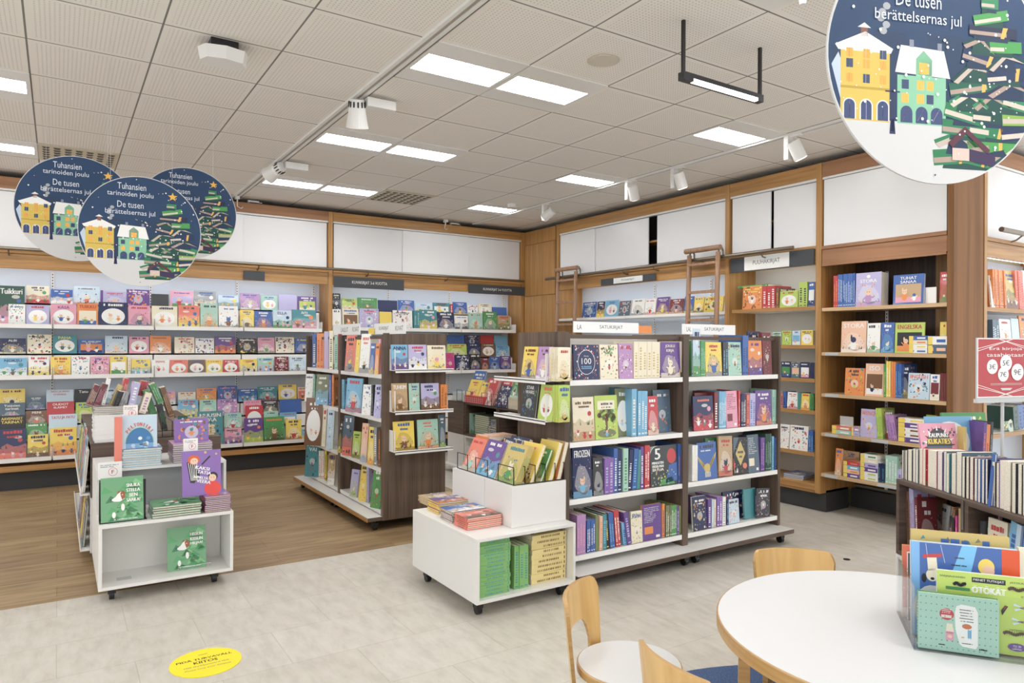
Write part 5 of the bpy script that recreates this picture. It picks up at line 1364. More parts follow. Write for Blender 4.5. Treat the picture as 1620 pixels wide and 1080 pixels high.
# ---- left display cabinet
def dog(f, W, Hh, t1):
    R = random.Random(3); 
    for k in range(26): a, b = R.uniform(-.5, .45)*W, R.uniform(0, .8)*Hh; f.poly([(max(-W/2, a-.12*W), b), (a, min(Hh, b+.16*Hh)), (min(W/2, a+.2*W), b+.03*Hh)], R.choice([hx('4f9a62'), hx('82bd86'), hx('3f7a52'), hx('5da46c')]))
    f.up(); f.poly([(-.27*W, .50*Hh), (-.20*W, .46*Hh), (-.06*W, .45*Hh), (.04*W, .50*Hh), (.06*W, .60*Hh), (.02*W, .68*Hh), (-.08*W, .66*Hh), (-.16*W, .56*Hh)], C['white']); f.up()
    f.poly([(.0, .48*Hh), (.07*W, .55*Hh), (.06*W, .66*Hh), (.0, .70*Hh), (-.05*W, .63*Hh), (-.03*W, .55*Hh)], hx('9c5533')); f.poly([(-.12*W, .62*Hh), (-.10*W, .69*Hh), (-.03*W, .67*Hh)], hx('9c5533')); f.ell(-.265*W, .505*Hh, .022*W, .018*W, C['black'], 8); f.up(); f.ell(.0, .60*Hh, .014*W, .014*W, C['white'], 8)
    f.ell(-.20*W, .16*Hh, .045*W, .07*Hh, C['white'], 12); f.ell(.01*W, .32*Hh, .045*W, .08*Hh, C['white'], 12); f.up()
    for k, t in enumerate(t1): f.text(t, .26*W, (.80-.11*k)*Hh, .32*W*min(1, len(t)/5), .075*Hh, C['white'], fit=True, bold=.001)
    hexrow(f, R, -.2*W, .35*W, .05*Hh, .018*Hh, C['white'])
GD = 'books on the white stepped display at the left'
def frameY(Y): return FY(Y)
o = stand(FY(4.50), 160, 229, 754, .4405, 0, .01, lean=14, c1='moss', c2='white', artf=lambda f, W, Hh: dog(f, W, Hh, ['SNUILA', 'STELLA', 'SEN', 'SAAILA!']), group=GD, desc='green picture book with a dog, standing on the lower step of the white display')
setp(obj('display_stand', MB().fbox(FY(4.545), .196, .43, .012, .018, .4405, .66).fbox(FY(4.545), .196, .43, -.055, .012, .4405, .4445), m_black), 'black book stand behind the green dog book', 'book stand')
pile(FY(4.47), .455, .715, 0, .21, .4405, 5, .0135, mode='p', c1='moss', c2='white', scol='dkgreen', artf=lambda f, W, Hh: dog(f, W, Hh, ['HISSUN']), group='pile of green dog books', place='the pile of green dog books', name='picture_book')
pile(FY(4.47), .735, .90-.02, 0, .22, .4405, 9, .0105, mode='p', c1='violet', c2='coral', scol='maroon', group='pile of purple girl books', place='the pile of purple books', name='picture_book')
def girl(f, W, Hh):
    f.poly([(-.38*W, .75*Hh), (-.2*W, .80*Hh), (-.05*W, .45*Hh), (-.2*W, .28*Hh), (-.3*W, .3*Hh)], C['black']); f.up()
    for k in range(5): f.line(-.34*W+.055*k*W, .74*Hh, -.27*W+.03*k*W, .34*Hh, .014*W, C['white'])
    f.ell(-.2*W, .80*Hh, .15*W, .13*W, hx('d8602f'), 16); f.up(); f.ell(-.19*W, .77*Hh, .10*W, .09*W, C['skin'], 14); f.line(.0, .68*Hh, .22*W, .86*Hh, .04*W, C['black']); f.ell(.1*W, .95*Hh, .035*W, .035*W, C['gold'], 10); f.ell(.38*W, .9*Hh, .03*W, .03*W, C['gold'], 10)
    f.ell(.27*W, .14*Hh, .22*W, .16*Hh, hx('e0483e'), 18); f.up(); f.ell(.28*W, .40*Hh, .13*W, .10*Hh, C['black'], 14); f.up(); f.ell(.27*W, .37*Hh, .10*W, .08*Hh, C['skin'], 14); f.up()
    for s in (-1, 1): f.ell(.27*W+s*.03*W, .38*Hh, .01*W, .01*W, C['black'], 6); f.ell(-.19*W+s*.03*W, .78*Hh, .01*W, .01*W, C['black'], 6)
    for k, (t, x) in enumerate((('KAKSI', .02), ('TATIA', .06), ('NIMELTÄ', -.02), ('VEERA', .04))): f.text(t, x*W, (.60-.10*k)*Hh, .36*W, .07*Hh, C['white'], rot=-.25, fit=True, bold=.001)
stand(FY(4.53), 289, 352, 712, .536, 0, .011, lean=9, c1='violet', c2='coral', artf=girl, group=GD, desc='purple picture book with a red-haired girl, standing on its own pile')
stand(FY(4.56), 266, 328, 832, .0985, 0, .01, lean=12, c1='moss', c2='white', artf=lambda f, W, Hh: dog(f, W, Hh, ['HISSUN', 'KISSUN', 'HILJAA!']), group=GD, desc='green picture book with a dog, alone inside the white open box')
setp(obj('acrylic_stand', MB().tube([(.60, 4.55, .101), (.60, 4.53, .125), (.78, 4.53, .125), (.78, 4.55, .101)], .002), m_lgrey), 'small clear stand under the lone green book', 'book stand')
setp(obj('tag', MB().box(.285, .36, 4.545, 4.60, .0985, .0995), m_lgrey), 'small grey label lying inside the white open box', 'label')
def peltoniiri(f, W, Hh):
    R = random.Random(8)
    for k in range(60): f.ell(R.uniform(-.47, .47)*W, R.uniform(.02, .97)*Hh, .008*W, .008*W, C['white'], 5)
    f.ell(0, .44*Hh, .42*W, .34*Hh, C['mint'], 30, 0, math.pi); f.up(); f.ell(0, .44*Hh, .39*W, .31*Hh, hx('3d78ad'), 30, 0, math.pi); f.rect(-.39*W, .39*W, .12*Hh, .45*Hh, hx('7fadd0')); f.up()
    for k in range(16): f.ell(R.uniform(-.3, .3)*W, R.uniform(.2, .66)*Hh, .06*W, .035*Hh, R.choice([hx('b9d5e6'), hx('5f95c2'), hx('e6f0f5')]), 10)
    f.up(); tt = 'PELTONIIRI'
    for k, ch in enumerate(tt): a = math.radians(138-96*k/9); f.text(ch, .46*W*math.cos(a), .40*Hh+.42*Hh*math.sin(a), .06*W, .065*Hh, hx('d4574c'), rot=a-math.pi/2, bold=.0012)
o = stand(FY(4.78), 193, 250, 656, .7005, 0, .022, lean=6, c1='pale', c2='teal', scol='coral', artf=peltoniiri, group=GD, desc='pale blue arched-sky book with orange spine, standing on the white display')
u = FY(4.78); a = u.px(181, 690)[0]; b = u.px(193, 690)[0]; zt = u.px(187, 660)[1]
mb = MB(); mb.hexa([u.p(p, q-.005, z_) for z_ in (.7005, zt) for p, q in ((a, .02), (b, 0), (b, .02), (a+.01, .035))], C['coral']); setp(obj('book_spine', mb, m_print), None); q = bpy.data.objects['book_spine']; q.parent = o; q.matrix_parent_inverse = Matrix(); q.location = q.location-o.location
pile(FY(4.76), .325, .535, .0, .20, .7005, 8, .0135, mode='p', c1='pale', c2='blue', scol='sky', topstyle='l', group='pile of pale blue books', place='the pile of pale blue books', name='picture_book')
pile(FY(4.78), .60, .83, .0, .22, .7005, 9, .013, mode='p', c1='mauve', c2='orange', scol='slate', topstyle='x', group='pile of mauve books', place='the pile of mauve books', name='picture_book')
stand(FY(4.86), 276, 331, 662, .818, 0, .012, lean=10, c1='violet', c2='orange', style='x', group=GD, desc='purple and orange picture book standing on a pile behind a price card')
def card(fr, x0, x1, y0, y1, d, label, lean=0, logo=True):
    a, zt = fr.px(x0, y0, d); b, zb = fr.px(x1, y1, d); m = MB(); k = math.radians(lean); hgt = zt-zb
    T = lambda p, q, n_: fr.p(p, d+(q-zb)*math.sin(k)-n_, zb+(q-zb)*math.cos(k)); W2 = b-a
    m.hexa([T(a, zb, 0), T(b, zb, 0), T(b, zb, -.002), T(a, zb, -.002), T(a, zt, 0), T(b, zt, 0), T(b, zt, -.002), T(a, zt, -.002)], hx('f4f1ee')); f = Face(m, T)
    if logo:
        cx, cy, r = a+W2*.62, zb+hgt*.42, hgt*.24; f.ell(cx, cy, r, r, hx('d98a8a'), 20); f.up(); f.ell(cx, cy, r*.88, r*.88, hx('f4f1ee'), 20); f.up(); f.text('F', cx, cy, r*.7, r*.9, C['red'], bold=.0006)
        R = random.Random(1); hexrow(f, R, a+W2*.1, b-W2*.15, zb+hgt*.8, hgt*.05, C['grey']); hexrow(f, R, a+W2*.1, b-W2*.35, zb+hgt*.7, hgt*.05, C['grey'])
    setp(obj('price_card', m, m_matte), label, 'price card')
card(FY(4.735), 155, 193, 732, 756, -.002, 'white price card hanging at the left corner of the display', 0)
card(FY(4.60), 290, 313, 694, 714, 0, 'white price card above the purple girl book')
card(FY(4.84), 195, 218, 641, 662, .03, 'white price card above the pale blue arched-sky book')
# ---- dark low unit behind the display
GS = 'leaning booklets on the dark low unit'
FQ = FY(5.32)
pile(FQ, .20, .45, 0, .30, .79, 17, .0105, mode='p', c1='white', c2='grey', group='tall pile of thick white-paged books', place='the tall pile of white-edged books', name='picture_book', page=m_card)
pile(FY(5.40), .20, .44, 0, .28, .969, 4, .012, mode='p', c1='grey', c2='brown', group='magazines on the tall pile', place='the magazines on the tall white-edged pile', name='booklet', topstyle='b')
def lean_row(fr, z, D, data, place):
    for ln in data.strip().split('\n'):
        x0, y0, x1, y1, w_, k, c1, c2 = ln.split(); x0, y0, x1, y1, w_, k = float(x0), float(y0), float(x1), float(y1), float(w_), int(k)
        ub, zb = fr.px(x0, y0); ut, zt = fr.px(x1, y1); ww = fr.px(x0+w_, y0)[0]-ub; ang = math.atan2(ut-ub, zt-zb); Hh = math.hypot(ut-ub, zt-zb)
        w = UP*math.cos(ang)+fr.U*math.sin(ang); n = fr.U*math.cos(ang)-UP*math.sin(ang); t = ww*math.cos(ang)/k
        for j in range(k): make_book('booklet', mtx(-fr.N, w, n, fr.p(ub, D/2, zb)+n*t*(j+1)), D, Hh, t*.93, c1=c1, c2=c2, spine='u-', place=place, group=GS, spart='s', hard=False)
lean_row(FY(5.55), .8, .13, '''
136 641 150 608 10 4 maroon cream
148 641 163 606 10 4 maroon pink
160 640 170 599 6 1 white grey
173 641 188 608 10 1 gold tan
188 635 197 598 8 3 red cream
218 625 224 602 11 3 red maroon''', 'the far booklets leaning right on the dark unit')
lean_row(FY(5.42), .8, .13, '''
173 656 187 618 10 1 black dark
182 656 195 619 10 2 grey dark
202 640 211 604 12 1 lav white
219 652 230 620 12 1 cream mauve''', 'the near booklets leaning right on the dark unit')
lean_row(FY(5.50), .8, .13, '''
239 658 225 618 11 4 green dkgreen
250 640 236 609 11 3 green mint
268 660 253 614 9 3 brown tan
258 682 249 640 8 3 dark green''', 'the booklets leaning left on the dark unit')
wr = MB()
for x in np.linspace(.42, .92, 9): wr.tube([(x, 5.38, .793), (x, 5.38, .90), (x, 5.75, .90), (x, 5.75, .793)], .002, n=5)
wr.tube([(.42, 5.38, .795), (.92, 5.38, .795)], .002, n=5); wr.tube([(.42, 5.75, .795), (.92, 5.75, .795)], .002, n=5)
setp(obj('wire_rack', wr, m_wire), 'black wire rack holding booklets on the dark low unit', 'wire rack')
pile(FY(5.36), .72, .93, 0, .2, .79, 5, .014, mode='p', c1='gold', c2='yellow', group='pile of yellow books on the dark unit', place='the pile of yellow books on the dark unit', rot=12)
pile(FY(5.40), .70, .92, 0, .2, .865, 3, .012, mode='p', c1='slate', c2='white', group='pile of mixed books on the dark unit', place='the blue-grey pile beside the green booklets', rot=-6, topstyle='l')
card(FY(5.3), 223, 243, 635, 668, .0, 'dark green card above the mauve book pile at the dark unit', logo=False) if False else None
mb = MB().fbox(FY(5.28), FY(5.28).px(281, 650)[0], FY(5.28).px(297, 650)[0], 0, .002, .842, .945, hx('2f5b50')); f = Face(mb, lambda a, b, k: FY(5.28).p(a, -k, b)); uu = FY(5.28).px(289, 650)[0]; f.poly([(uu-.03, .90), (uu, .93), (uu+.03, .90), (uu+.018, .90), (uu, .915), (uu-.018, .90)], C['white']); f.rect(uu-.02, uu+.02, .872, .878, C['white'])
mb.fbox(FY(5.28), uu-.002, uu+.002, .002, .005, .70, .85, C['grey']); setp(obj('green_card', mb, m_matte), 'dark green card with a white peak mark beside the mauve books', 'card')
def sideb(y0, y1, z, h, c1, c2, st, X=.165):
    fr = FX(X); a = math.radians(5); w = UP*math.cos(a)-fr.N*math.sin(a); make_book('picture_book', mtx(fr.U, w, fr.U.cross(w), fr.p(-(y0+y1)/2, 0, z)), y1-y0, h, .012, c1=c1, c2=c2, style=st, group='books in the left side of the low unit', place='the left side of the low unit')
obj('side_tray', MB().box(.125, .179, 5.35, 7.4, .447, .455).box(.125, .129, 5.35, 7.4, .455, .475), m_whitem, LD); obj('side_tray', MB().box(.125, .179, 5.35, 7.4, .085, .095).box(.125, .129, 5.35, 7.4, .095, .115), m_whitem, LD)
for k, (y, w_, z, h, c1, c2, st) in enumerate(((5.40, .22, .456, .28, 'white', 'grey', 'x'), (5.66, .24, .456, .33, 'sky', 'blue', 'g'), (5.94, .2, .456, .36, 'red', 'yellow', 'g'), (6.2, .26, .456, .36, 'teal', 'navy', 'x'), (6.5, .22, .456, .3, 'yellow', 'orange', 'l'), (6.8, .24, .456, .3, 'green', 'white', 'g'),
    (5.42, .24, .096, .27, 'slate', 'blue', 'x'), (5.72, .2, .096, .3, 'yellow', 'brown', 'x'), (5.98, .24, .096, .28, 'brown', 'cream', 'x'), (6.3, .22, .096, .3, 'lav', 'navy', 'g'))): sideb(y, y+w_, z, h, c1, c2, st, X=.14)

# ---- middle display cabinet
GM = 'paperbacks lying on the low step of the middle display'
def bp(px_, py, z): v = atz(px_, py, z); return v
for (x, y), n, t, c1, c2, sc, st, lab in (((676, 803), 4, .012, 'tan', 'cream', 'tan', 'x', 'the cream comics pile farthest back'), ((692, 815), 6, .0115, 'purple', 'orange', 'yellow', 'l', 'the purple comics pile'), ((713, 829), 6, .0105, 'blue', 'white', 'tan', 'l', 'the blue comics pile'), ((736, 841), 6, .011, 'coral', 'dark', 'coral', 'l', 'the red and black comics pile nearest the corner')):
    v = atz(x, y, .4255); fr = FY(v.y+.012); pile(fr, v.x+.018, v.x+.018+.225, 0, .15, .4255, n, t, mode='p', c1=c1, c2=c2, scol=sc, topstyle=st, place=lab, group=GM, rot=0)
pile(FM, 1.868, 2.075, .035, .15, .0985, 14, .0212, mode='s', c1='leaf', c2='teal', scol='leaf', place='the pile of green spines in the middle display', group='green-spined books in the middle display', name='storybook')
row(FM, .0985, .05, 'the white middle display, upright beside the green pile', 'green-spined books in the middle display', '''
S 815 837 862 leaf teal k=3 D=.16''')
pile(FM, 2.235, 2.475, .06, .22, .0985, 10, .0275, mode='s', c1='straw', c2='brown', scol='straw', place='the pile of yellow spines in the middle display', group='yellow-spined books in the middle display', name='hardcover_book')
# wire display on top, books facing left and leaning back
GW = 'slanted picture books in the wire rack of the middle display'
def slant(X, y0, y1, hgt, lean, c1, c2, T=.012, st='g', ti=None, tc=None, desc=None, z=.66, nn=1):
    fr = FX(X); a = math.radians(lean)
    for k in range(nn):
        w = UP*math.cos(a)-fr.N*math.sin(a); n = fr.U.cross(w); p = fr.p(-(y0+y1)/2, k*T*1.05, z)
        make_book('picture_book', mtx(fr.U, w, n, p), y1-y0, hgt, T, c1=c1, c2=c2, spine='u-' if nn == 1 else 'u+', style=st, title=ti, tcol=tc, group=GW, desc=desc if k == 0 else None, place='the wire rack on the middle display')
slant(2.15, 3.74, 3.91, .215, 26, 'coral', 'mint', desc='orange-red picture book, leftmost in the front of the wire rack', st='g')
slant(2.15, 3.52, 3.73, .225, 26, 'purple', 'sky', T=.02, st='l', desc='purple and grey landscape picture book in the wire rack')
slant(2.15, 3.29, 3.49, .225, 24, 'gold', 'green', T=.011, nn=4, tc='teal')
slant(2.245, 3.28, 3.47, .235, 24, 'yellow', 'brown', T=.022, tc='coral', desc='bright yellow picture book with a brown bear in the wire rack')
slant(2.315, 3.28, 3.44, .20, 24, 'green', 'cream', T=.016, desc='green picture book between two yellow ones in the wire rack')
slant(2.375, 3.28, 3.46, .235, 20, 'yellow', 'brown', T=.028, st='n', tc='gold', desc='thick plain yellow book, second from right in the wire rack')
slant(2.435, 3.28, 3.46, .23, 16, 'tan', 'orange', T=.028, st='l', desc='thick tan book against the gondola end, rightmost in the wire rack')
slant(2.25, 3.52, 3.72, .23, 26, 'navy', 'gold', T=.02, st='x'); slant(2.30, 3.50, 3.70, .24, 24, 'navy', 'white', T=.03, st='x'); slant(2.22, 3.76, 3.92, .22, 26, 'sky', 'blue', T=.02)
pile(FY(3.74), 2.25, 2.46, 0, .16, .66, 7, .03, mode='p', c1='peach', c2='orange', scol='orange', place='the orange pile behind the wire rack', group='orange pile behind the wire rack')
wr = MB(); zt_ = .76
def loop(a, b): wr.tube([(a[0], a[1], .661), (a[0], a[1], zt_), (b[0], b[1], zt_), (b[0], b[1], .661)], .0028, n=6)
loop((2.135, 3.93), (2.135, 3.80)); loop((2.135, 3.70), (2.135, 3.56)); loop((2.135, 3.44), (2.135, 3.275))
for x in (2.21, 2.28, 2.35, 2.42, 2.485): wr.tube([(x, 3.275, .661), (x, 3.275, zt_), (x, 3.50, zt_), (x, 3.50, .661)], .0028, n=6)
wr.tube([(2.135, 3.275, .663), (2.487, 3.275, .663)], .003, n=6); wr.tube([(2.135, 3.93, .663), (2.135, 3.275, .663)], .003, n=6); wr.tube([(2.135, 3.275, .663), (2.135, 3.275, zt_)], .003, n=6)
setp(obj('wire_rack', wr, m_wire), 'black wire rack with slanted picture books on the middle display', 'wire rack')

# ---- back low unit
GB = 'books on the dark low unit behind the right gondola'
def slb(X, y0, y1, h, lean, c1, c2, ti=None, tc=None, st='g', nn=1, z=.80):
    fr = FX(X); a = math.radians(lean)
    for k in range(nn):
        w = UP*math.cos(a)-fr.N*math.sin(a); make_book('picture_book', mtx(fr.U, w, fr.U.cross(w), fr.p(-(y0+y1)/2, k*.015, z)), y1-y0, h, .013, c1=c1, c2=c2, style=st, title=ti, tcol=tc, group=GB, place='the wire racks on the unit behind the right gondola')
pile(FK, -7.18, -6.9, .05, .22, .80, 8, .012, mode='p', c1='pale', c2='white', place='the pale pile left of the wire racks', group=GB)
slb(3.81, 6.63, 6.88, .27, 22, 'yellow', 'pink', nn=2); slb(3.92, 6.75, 7.0, .36, 18, 'blue', 'pale')
slb(3.81, 6.46, 6.62, .25, 22, 'yellow', 'pink', nn=2); slb(3.81, 6.30, 6.52, .30, 22, 'red', 'white', st='g', nn=2); slb(3.88, 6.14, 6.34, .29, 22, 'red', 'white'); slb(3.81, 6.0, 6.22, .235, 22, 'navy', 'white', st='x', nn=2)
mb = MB(); mb.fbox(FK, -6.80, -6.42, .0, .09, .805, .885, C['red']); f = Face(mb, lambda a, b, k: FK.p(a, -k, b)); [f.ell(-6.78+.04*i, .82+.02*j, .006, .006, C['white'], 6) for i in range(10) for j in range(3)]
setp(obj('dotted_box', mb, m_print), 'red box with white dots in front of the yellow books', 'box')
pile(FK, -5.98, -5.75, .04, .16, .80, 7, .016, mode='p', c1='cream', c2='green', place='the cream-edged pile right of the wire racks', group=GB)
slb(3.84, 5.86, 5.98, .19, 20, 'green', 'white', z=.912, nn=3); slb(3.84, 5.74, 5.85, .19, 20, 'sky', 'white', z=.912)
pile(FK, -6.72, -6.42, .08, .2, .459, 10, .0215, mode='p', c1='green', c2='lime', place='the green and red pile inside the far dark box', group=GB); pile(FK, -6.40, -6.22, .06, .2, .459, 6, .02, mode='p', c1='navy', c2='white', place='the navy pile inside the far dark box', group=GB)
row(FK, .459, .05, 'the far dark box behind the right gondola', GB, 'S 740 744 653 mint green D=.2\nF 774 782 663 grey navy x', lean=8)
wr = MB()
for y in (7.0, 6.8, 6.45, 6.25, 6.05): wr.tube([(3.79, y, .801), (3.79, y, .93), (3.79, y-.12, .93), (3.79, y-.12, .801)], .003, n=6)
wr.tube([(3.79, 7.0, .803), (3.79, 5.93, .803)], .003, n=6); setp(obj('wire_rack', wr, m_wire), 'black wire racks on the dark unit behind the right gondola', 'wire rack')

# ---- hardcovers on the turned unit
GH = 'hardcover books in a row, fore-edges out, on the turned unit'
row(FD, .79, .03, 'the row of hardcovers on the turned unit', GH, '''
P 1426 1429 712 dark brown D=.15
P 1430 1433 712 dark black D=.15
P 1434 1437 712 dark black D=.15
P 1437 1444 711 dark slate D=.15
P 1445 1454 710 slate teal k=2 D=.15
P 1455 1460 710 cream maroon D=.15
P 1461 1466 710 red green D=.15
P 1467 1482 712 red coral D=.16
P 1483 1491 714 violet mauve D=.15
P 1492 1497 714 dark navy D=.15
P 1498 1503 717 teal slate D=.15
P 1504 1512 717 dark black D=.15 
P 1513 1522 715 slate blue D=.16
P 1523 1528 722 dark black D=.15
P 1529 1534 722 dark black D=.15
P 1535 1541 723 maroon orange D=.15
P 1542 1547 725 navy red D=.15
P 1548 1557 726 blue navy k=2 D=.15
P 1558 1562 726 navy white D=.17
P 1568 1574 730 dark grey D=.15
P 1575 1580 732 dark dark D=.15
P 1581 1589 728 violet pale D=.16
P 1590 1600 729 cream tan D=.16
P 1601 1608 732 dark black D=.15
P 1609 1616 734 dark black D=.15
P 1617 1626 736 dark grey D=.15''', D=.15)
row(FD, .79, .02, 'the row of hardcovers on the turned unit', GH, 'F 1563 1568 716 blue navy n D=.15\nS 1440 1448 711 dkgreen slate k=2 D=.02 d=.3')
GK = 'large picture books standing behind the hardcovers'
pk = locate(1500, .17); FKB = FR((pk.x, pk.y, 0), (math.cos(math.radians(-25)), math.sin(math.radians(-25))))
row(FKB, .79, 0, 'the big picture books behind the hardcovers', GK, '''
F 1465 1524 669 pink dark kuka l=10
S 1524 1530 675 gold yellow k=3 D=.04
F 1476 1551 658 sky yellow cloudtree l=10 d=.06
F 1502 1573 652 green olive x l=10 d=.18
S 1552 1557 668 purple coral D=.12 d=.02 r=3
S 1558 1564 672 orange red D=.12 d=.02 r=3
S 1565 1569 668 dark grey D=.12 d=.02 r=3''', T=.012)
pile(FD, .52, .78, .20, .2, .79, 9, .016, mode='p', c1='pale', c2='coral', place='the mixed flat pile behind the hardcovers', group=GK, topstyle='x', jitter=.012); pile(FD, .80, 1.1, .16, .3, .79, 11, .017, mode='p', c1='peach', c2='orange', place='the orange-topped flat pile behind the hardcovers', group=GK, jitter=.01)
GI = 'books inside the boxes of the turned unit'
row(FD, .442, .04, 'the first dark box of the turned unit', GI, '''
S 1429 1431 772 slate teal D=.22
S 1432 1436 783 black orange D=.22
S 1437 1441 778 brown black D=.2 r=-3
S 1441 1448 774 lav maroon k=3 D=.1 r=-3
F 1458 1496 792 white brown g l=4 d=.16 r=-5
S 1450 1454 788 maroon white D=.1 r=-3
S 1499 1503 803 brown orange D=.14 r=8
S 1503 1511 817 black pink k=2 D=.14
S 1512 1515 816 hot pink D=.14
S 1508 1517 803 orange brown D=.1 d=.1
S 1518 1522 804 tan olive D=.14
S 1523 1529 820 white navy k=2 D=.12''')
row(FD, .442, .04, 'the second dark box of the turned unit', GI, '''
F 1549 1578 811 pink mauve n l=3 d=.08
S 1552 1557 824 dark mauve D=.12
F 1559 1590 821 cream grey g l=3
S 1586 1600 826 sky blue D=.16 r=9
S 1600 1607 828 pale blue D=.16 r=7
S 1609 1625 828 blue sky k=3 D=.16 r=6''')

# ---- board books in the clear box on the table
GT = 'board books in the clear box on the table'
def inbox(u0, u1, d, hgt, T, lean, name, desc, c1, c2, z=TZ+.005, scol=None, artf=None, style='-', title=None):
    a = math.radians(lean); w = UP*math.cos(a)-FT.N*math.sin(a)
    return make_book(name, mtx(FT.U, w, FT.U.cross(w), FT.p((u0+u1)/2, d, z)), u1-u0, hgt, T, c1=c1, c2=c2, scol=scol, artf=artf, style=style, title=title, group=GT, desc=desc, place='the clear box')
def bebbe(f, W, Hh):
    for i in range(15):
        for j in range(8): f.ell(-W/2+W*(i+.5)/15, Hh*(j+.5)/8, W*.010, W*.010, hx('5fa786'), 6)
    f.up(); P = [(.02, .16), (.06, .12), (.22, .10), (.245, .16), (.245, .74), (.21, .84), (.04, .86), (-.02, .82), (-.04, .70), (-.03, .40)]; f.poly([(a*W, b*Hh) for a, b in P], C['white']); f.ell(-.14*W, .66*Hh, .09*W, .105*Hh, C['red'], 22); f.up()
    f.text('BEBBE', -.14*W, .62*Hh, .13*W, .05*Hh, C['white'], fit=True, bold=.0006); R = random.Random(2)
    for k in range(3): hexrow(f, R, -.2*W, -.08*W, (.74-.03*k)*Hh, .012*Hh, C['white'])
    for k in range(5): hexrow(f, R, .02*W, .19*W, (.76-.05*k)*Hh, .014*Hh, C['dark'])
    f.ell(.11*W, .48*Hh, .06*W, .045*Hh, hx('c9764f'), 16); f.rect(.12*W, .165*W, .28*Hh, .42*Hh, C['sky']); f.line(.13*W, .44*Hh, .13*W, .26*Hh, .004*W, C['blue']); f.line(.16*W, .44*Hh, .16*W, .26*Hh, .004*W, C['blue']); f.ell(.06*W, .28*Hh, .02*W, .012*Hh, C['gold'], 8); hexrow(f, R, .05*W, .18*W, .17*Hh, .014*Hh, C['dark'])
    f.rect(-.15*W, -.05*W, .20*Hh, .36*Hh, C['pink']); f.poly([(-.15*W, .36*Hh), (-.05*W, .36*Hh), (-.07*W, .50*Hh), (-.14*W, .50*Hh)], C['cream']); f.up(); f.text('BEBBE', -.10*W, .335*Hh, .08*W, .025*Hh, C['red'], fit=True); f.ell(-.10*W, .27*Hh, .03*W, .03*Hh, C['skin'], 10)
    hexrow(f, R, -.24*W, -.16*W, .10*Hh, .02*Hh, C['dark']); hexrow(f, R, .26*W, .36*W, .09*Hh, .03*Hh, C['dark'])
def bugs(f, W, Hh):
    f.rect(-.14*W, .20*W, .885*Hh, .95*Hh, C['black']); f.up(); f.text('PIENET TUTKIJAT', .03*W, .917*Hh, .31*W, .035*Hh, C['white'], fit=True); f.text('ÖTÖKÄT', .03*W, .80*Hh, .34*W, .10*Hh, C['white'], bold=.0014, fit=True)
    f.rect(-.41*W, -.16*W, .76*Hh, .80*Hh, hx('3f7f48')); f.up(); f.text('JÄTTILÄINEN', .35*W, .93*Hh, .22*W, .03*Hh, C['dark'], fit=True); f.text('SARJAJALKAINEN', -.34*W, .93*Hh, .26*W, .03*Hh, C['dark'], fit=True)
    for x, y, l in ((.30, .85, .17), (-.28, .84, .12), (.26, .28, .20)):
        for k in range(9): f.ell((x-l/2+l*k/9+.02)*W, (y+.012*math.sin(k))*Hh, .018*W, .022*Hh, hx('5d4a35') if l > .13 else C['black'], 9); f.line((x-l/2+l*k/9+.02)*W, (y-.03)*Hh, (x-l/2+l*k/9+.03)*W, (y+.035)*Hh, .003*W, C['black'])
    f.up()
    for x, y, c in ((.38, .62, 'slate'), (.36, .44, 'olive')):
        f.ell(x*W, y*Hh, .05*W, .012*Hh, C['brown'], 10)
        for s in (-1, 1): f.poly([(x*W, y*Hh), ((x+s*.10)*W, (y+.05)*Hh), ((x+s*.11)*W, (y+.02)*Hh)], C['pale']); f.poly([(x*W, y*Hh), ((x+s*.09)*W, (y-.05)*Hh), ((x+s*.10)*W, (y-.02)*Hh)], C['pale'])
    f.poly([(.16*W, .50*Hh), (.22*W, .62*Hh), (.19*W, .63*Hh), (.15*W, .56*Hh)], C['black']); f.poly([(.17*W, .56*Hh), (.21*W, .62*Hh), (.18*W, .62*Hh)], C['red'])
    f.text('HYTTYNEN', .40*W, .76*Hh, .10*W, .025*Hh, C['dark'], fit=True); f.text('VAPSIÄINEN', .30*W, .33*Hh, .14*W, .025*Hh, C['dark'], fit=True); f.ell(.30*W, .11*Hh, .09*W, .05*Hh, C['purple'], 20); f.up(); f.text('YLI 30', .30*W, .125*Hh, .08*W, .025*Hh, C['white'], fit=True); f.text('LÄPPÄÄ!', .30*W, .09*Hh, .09*W, .025*Hh, C['white'], fit=True)
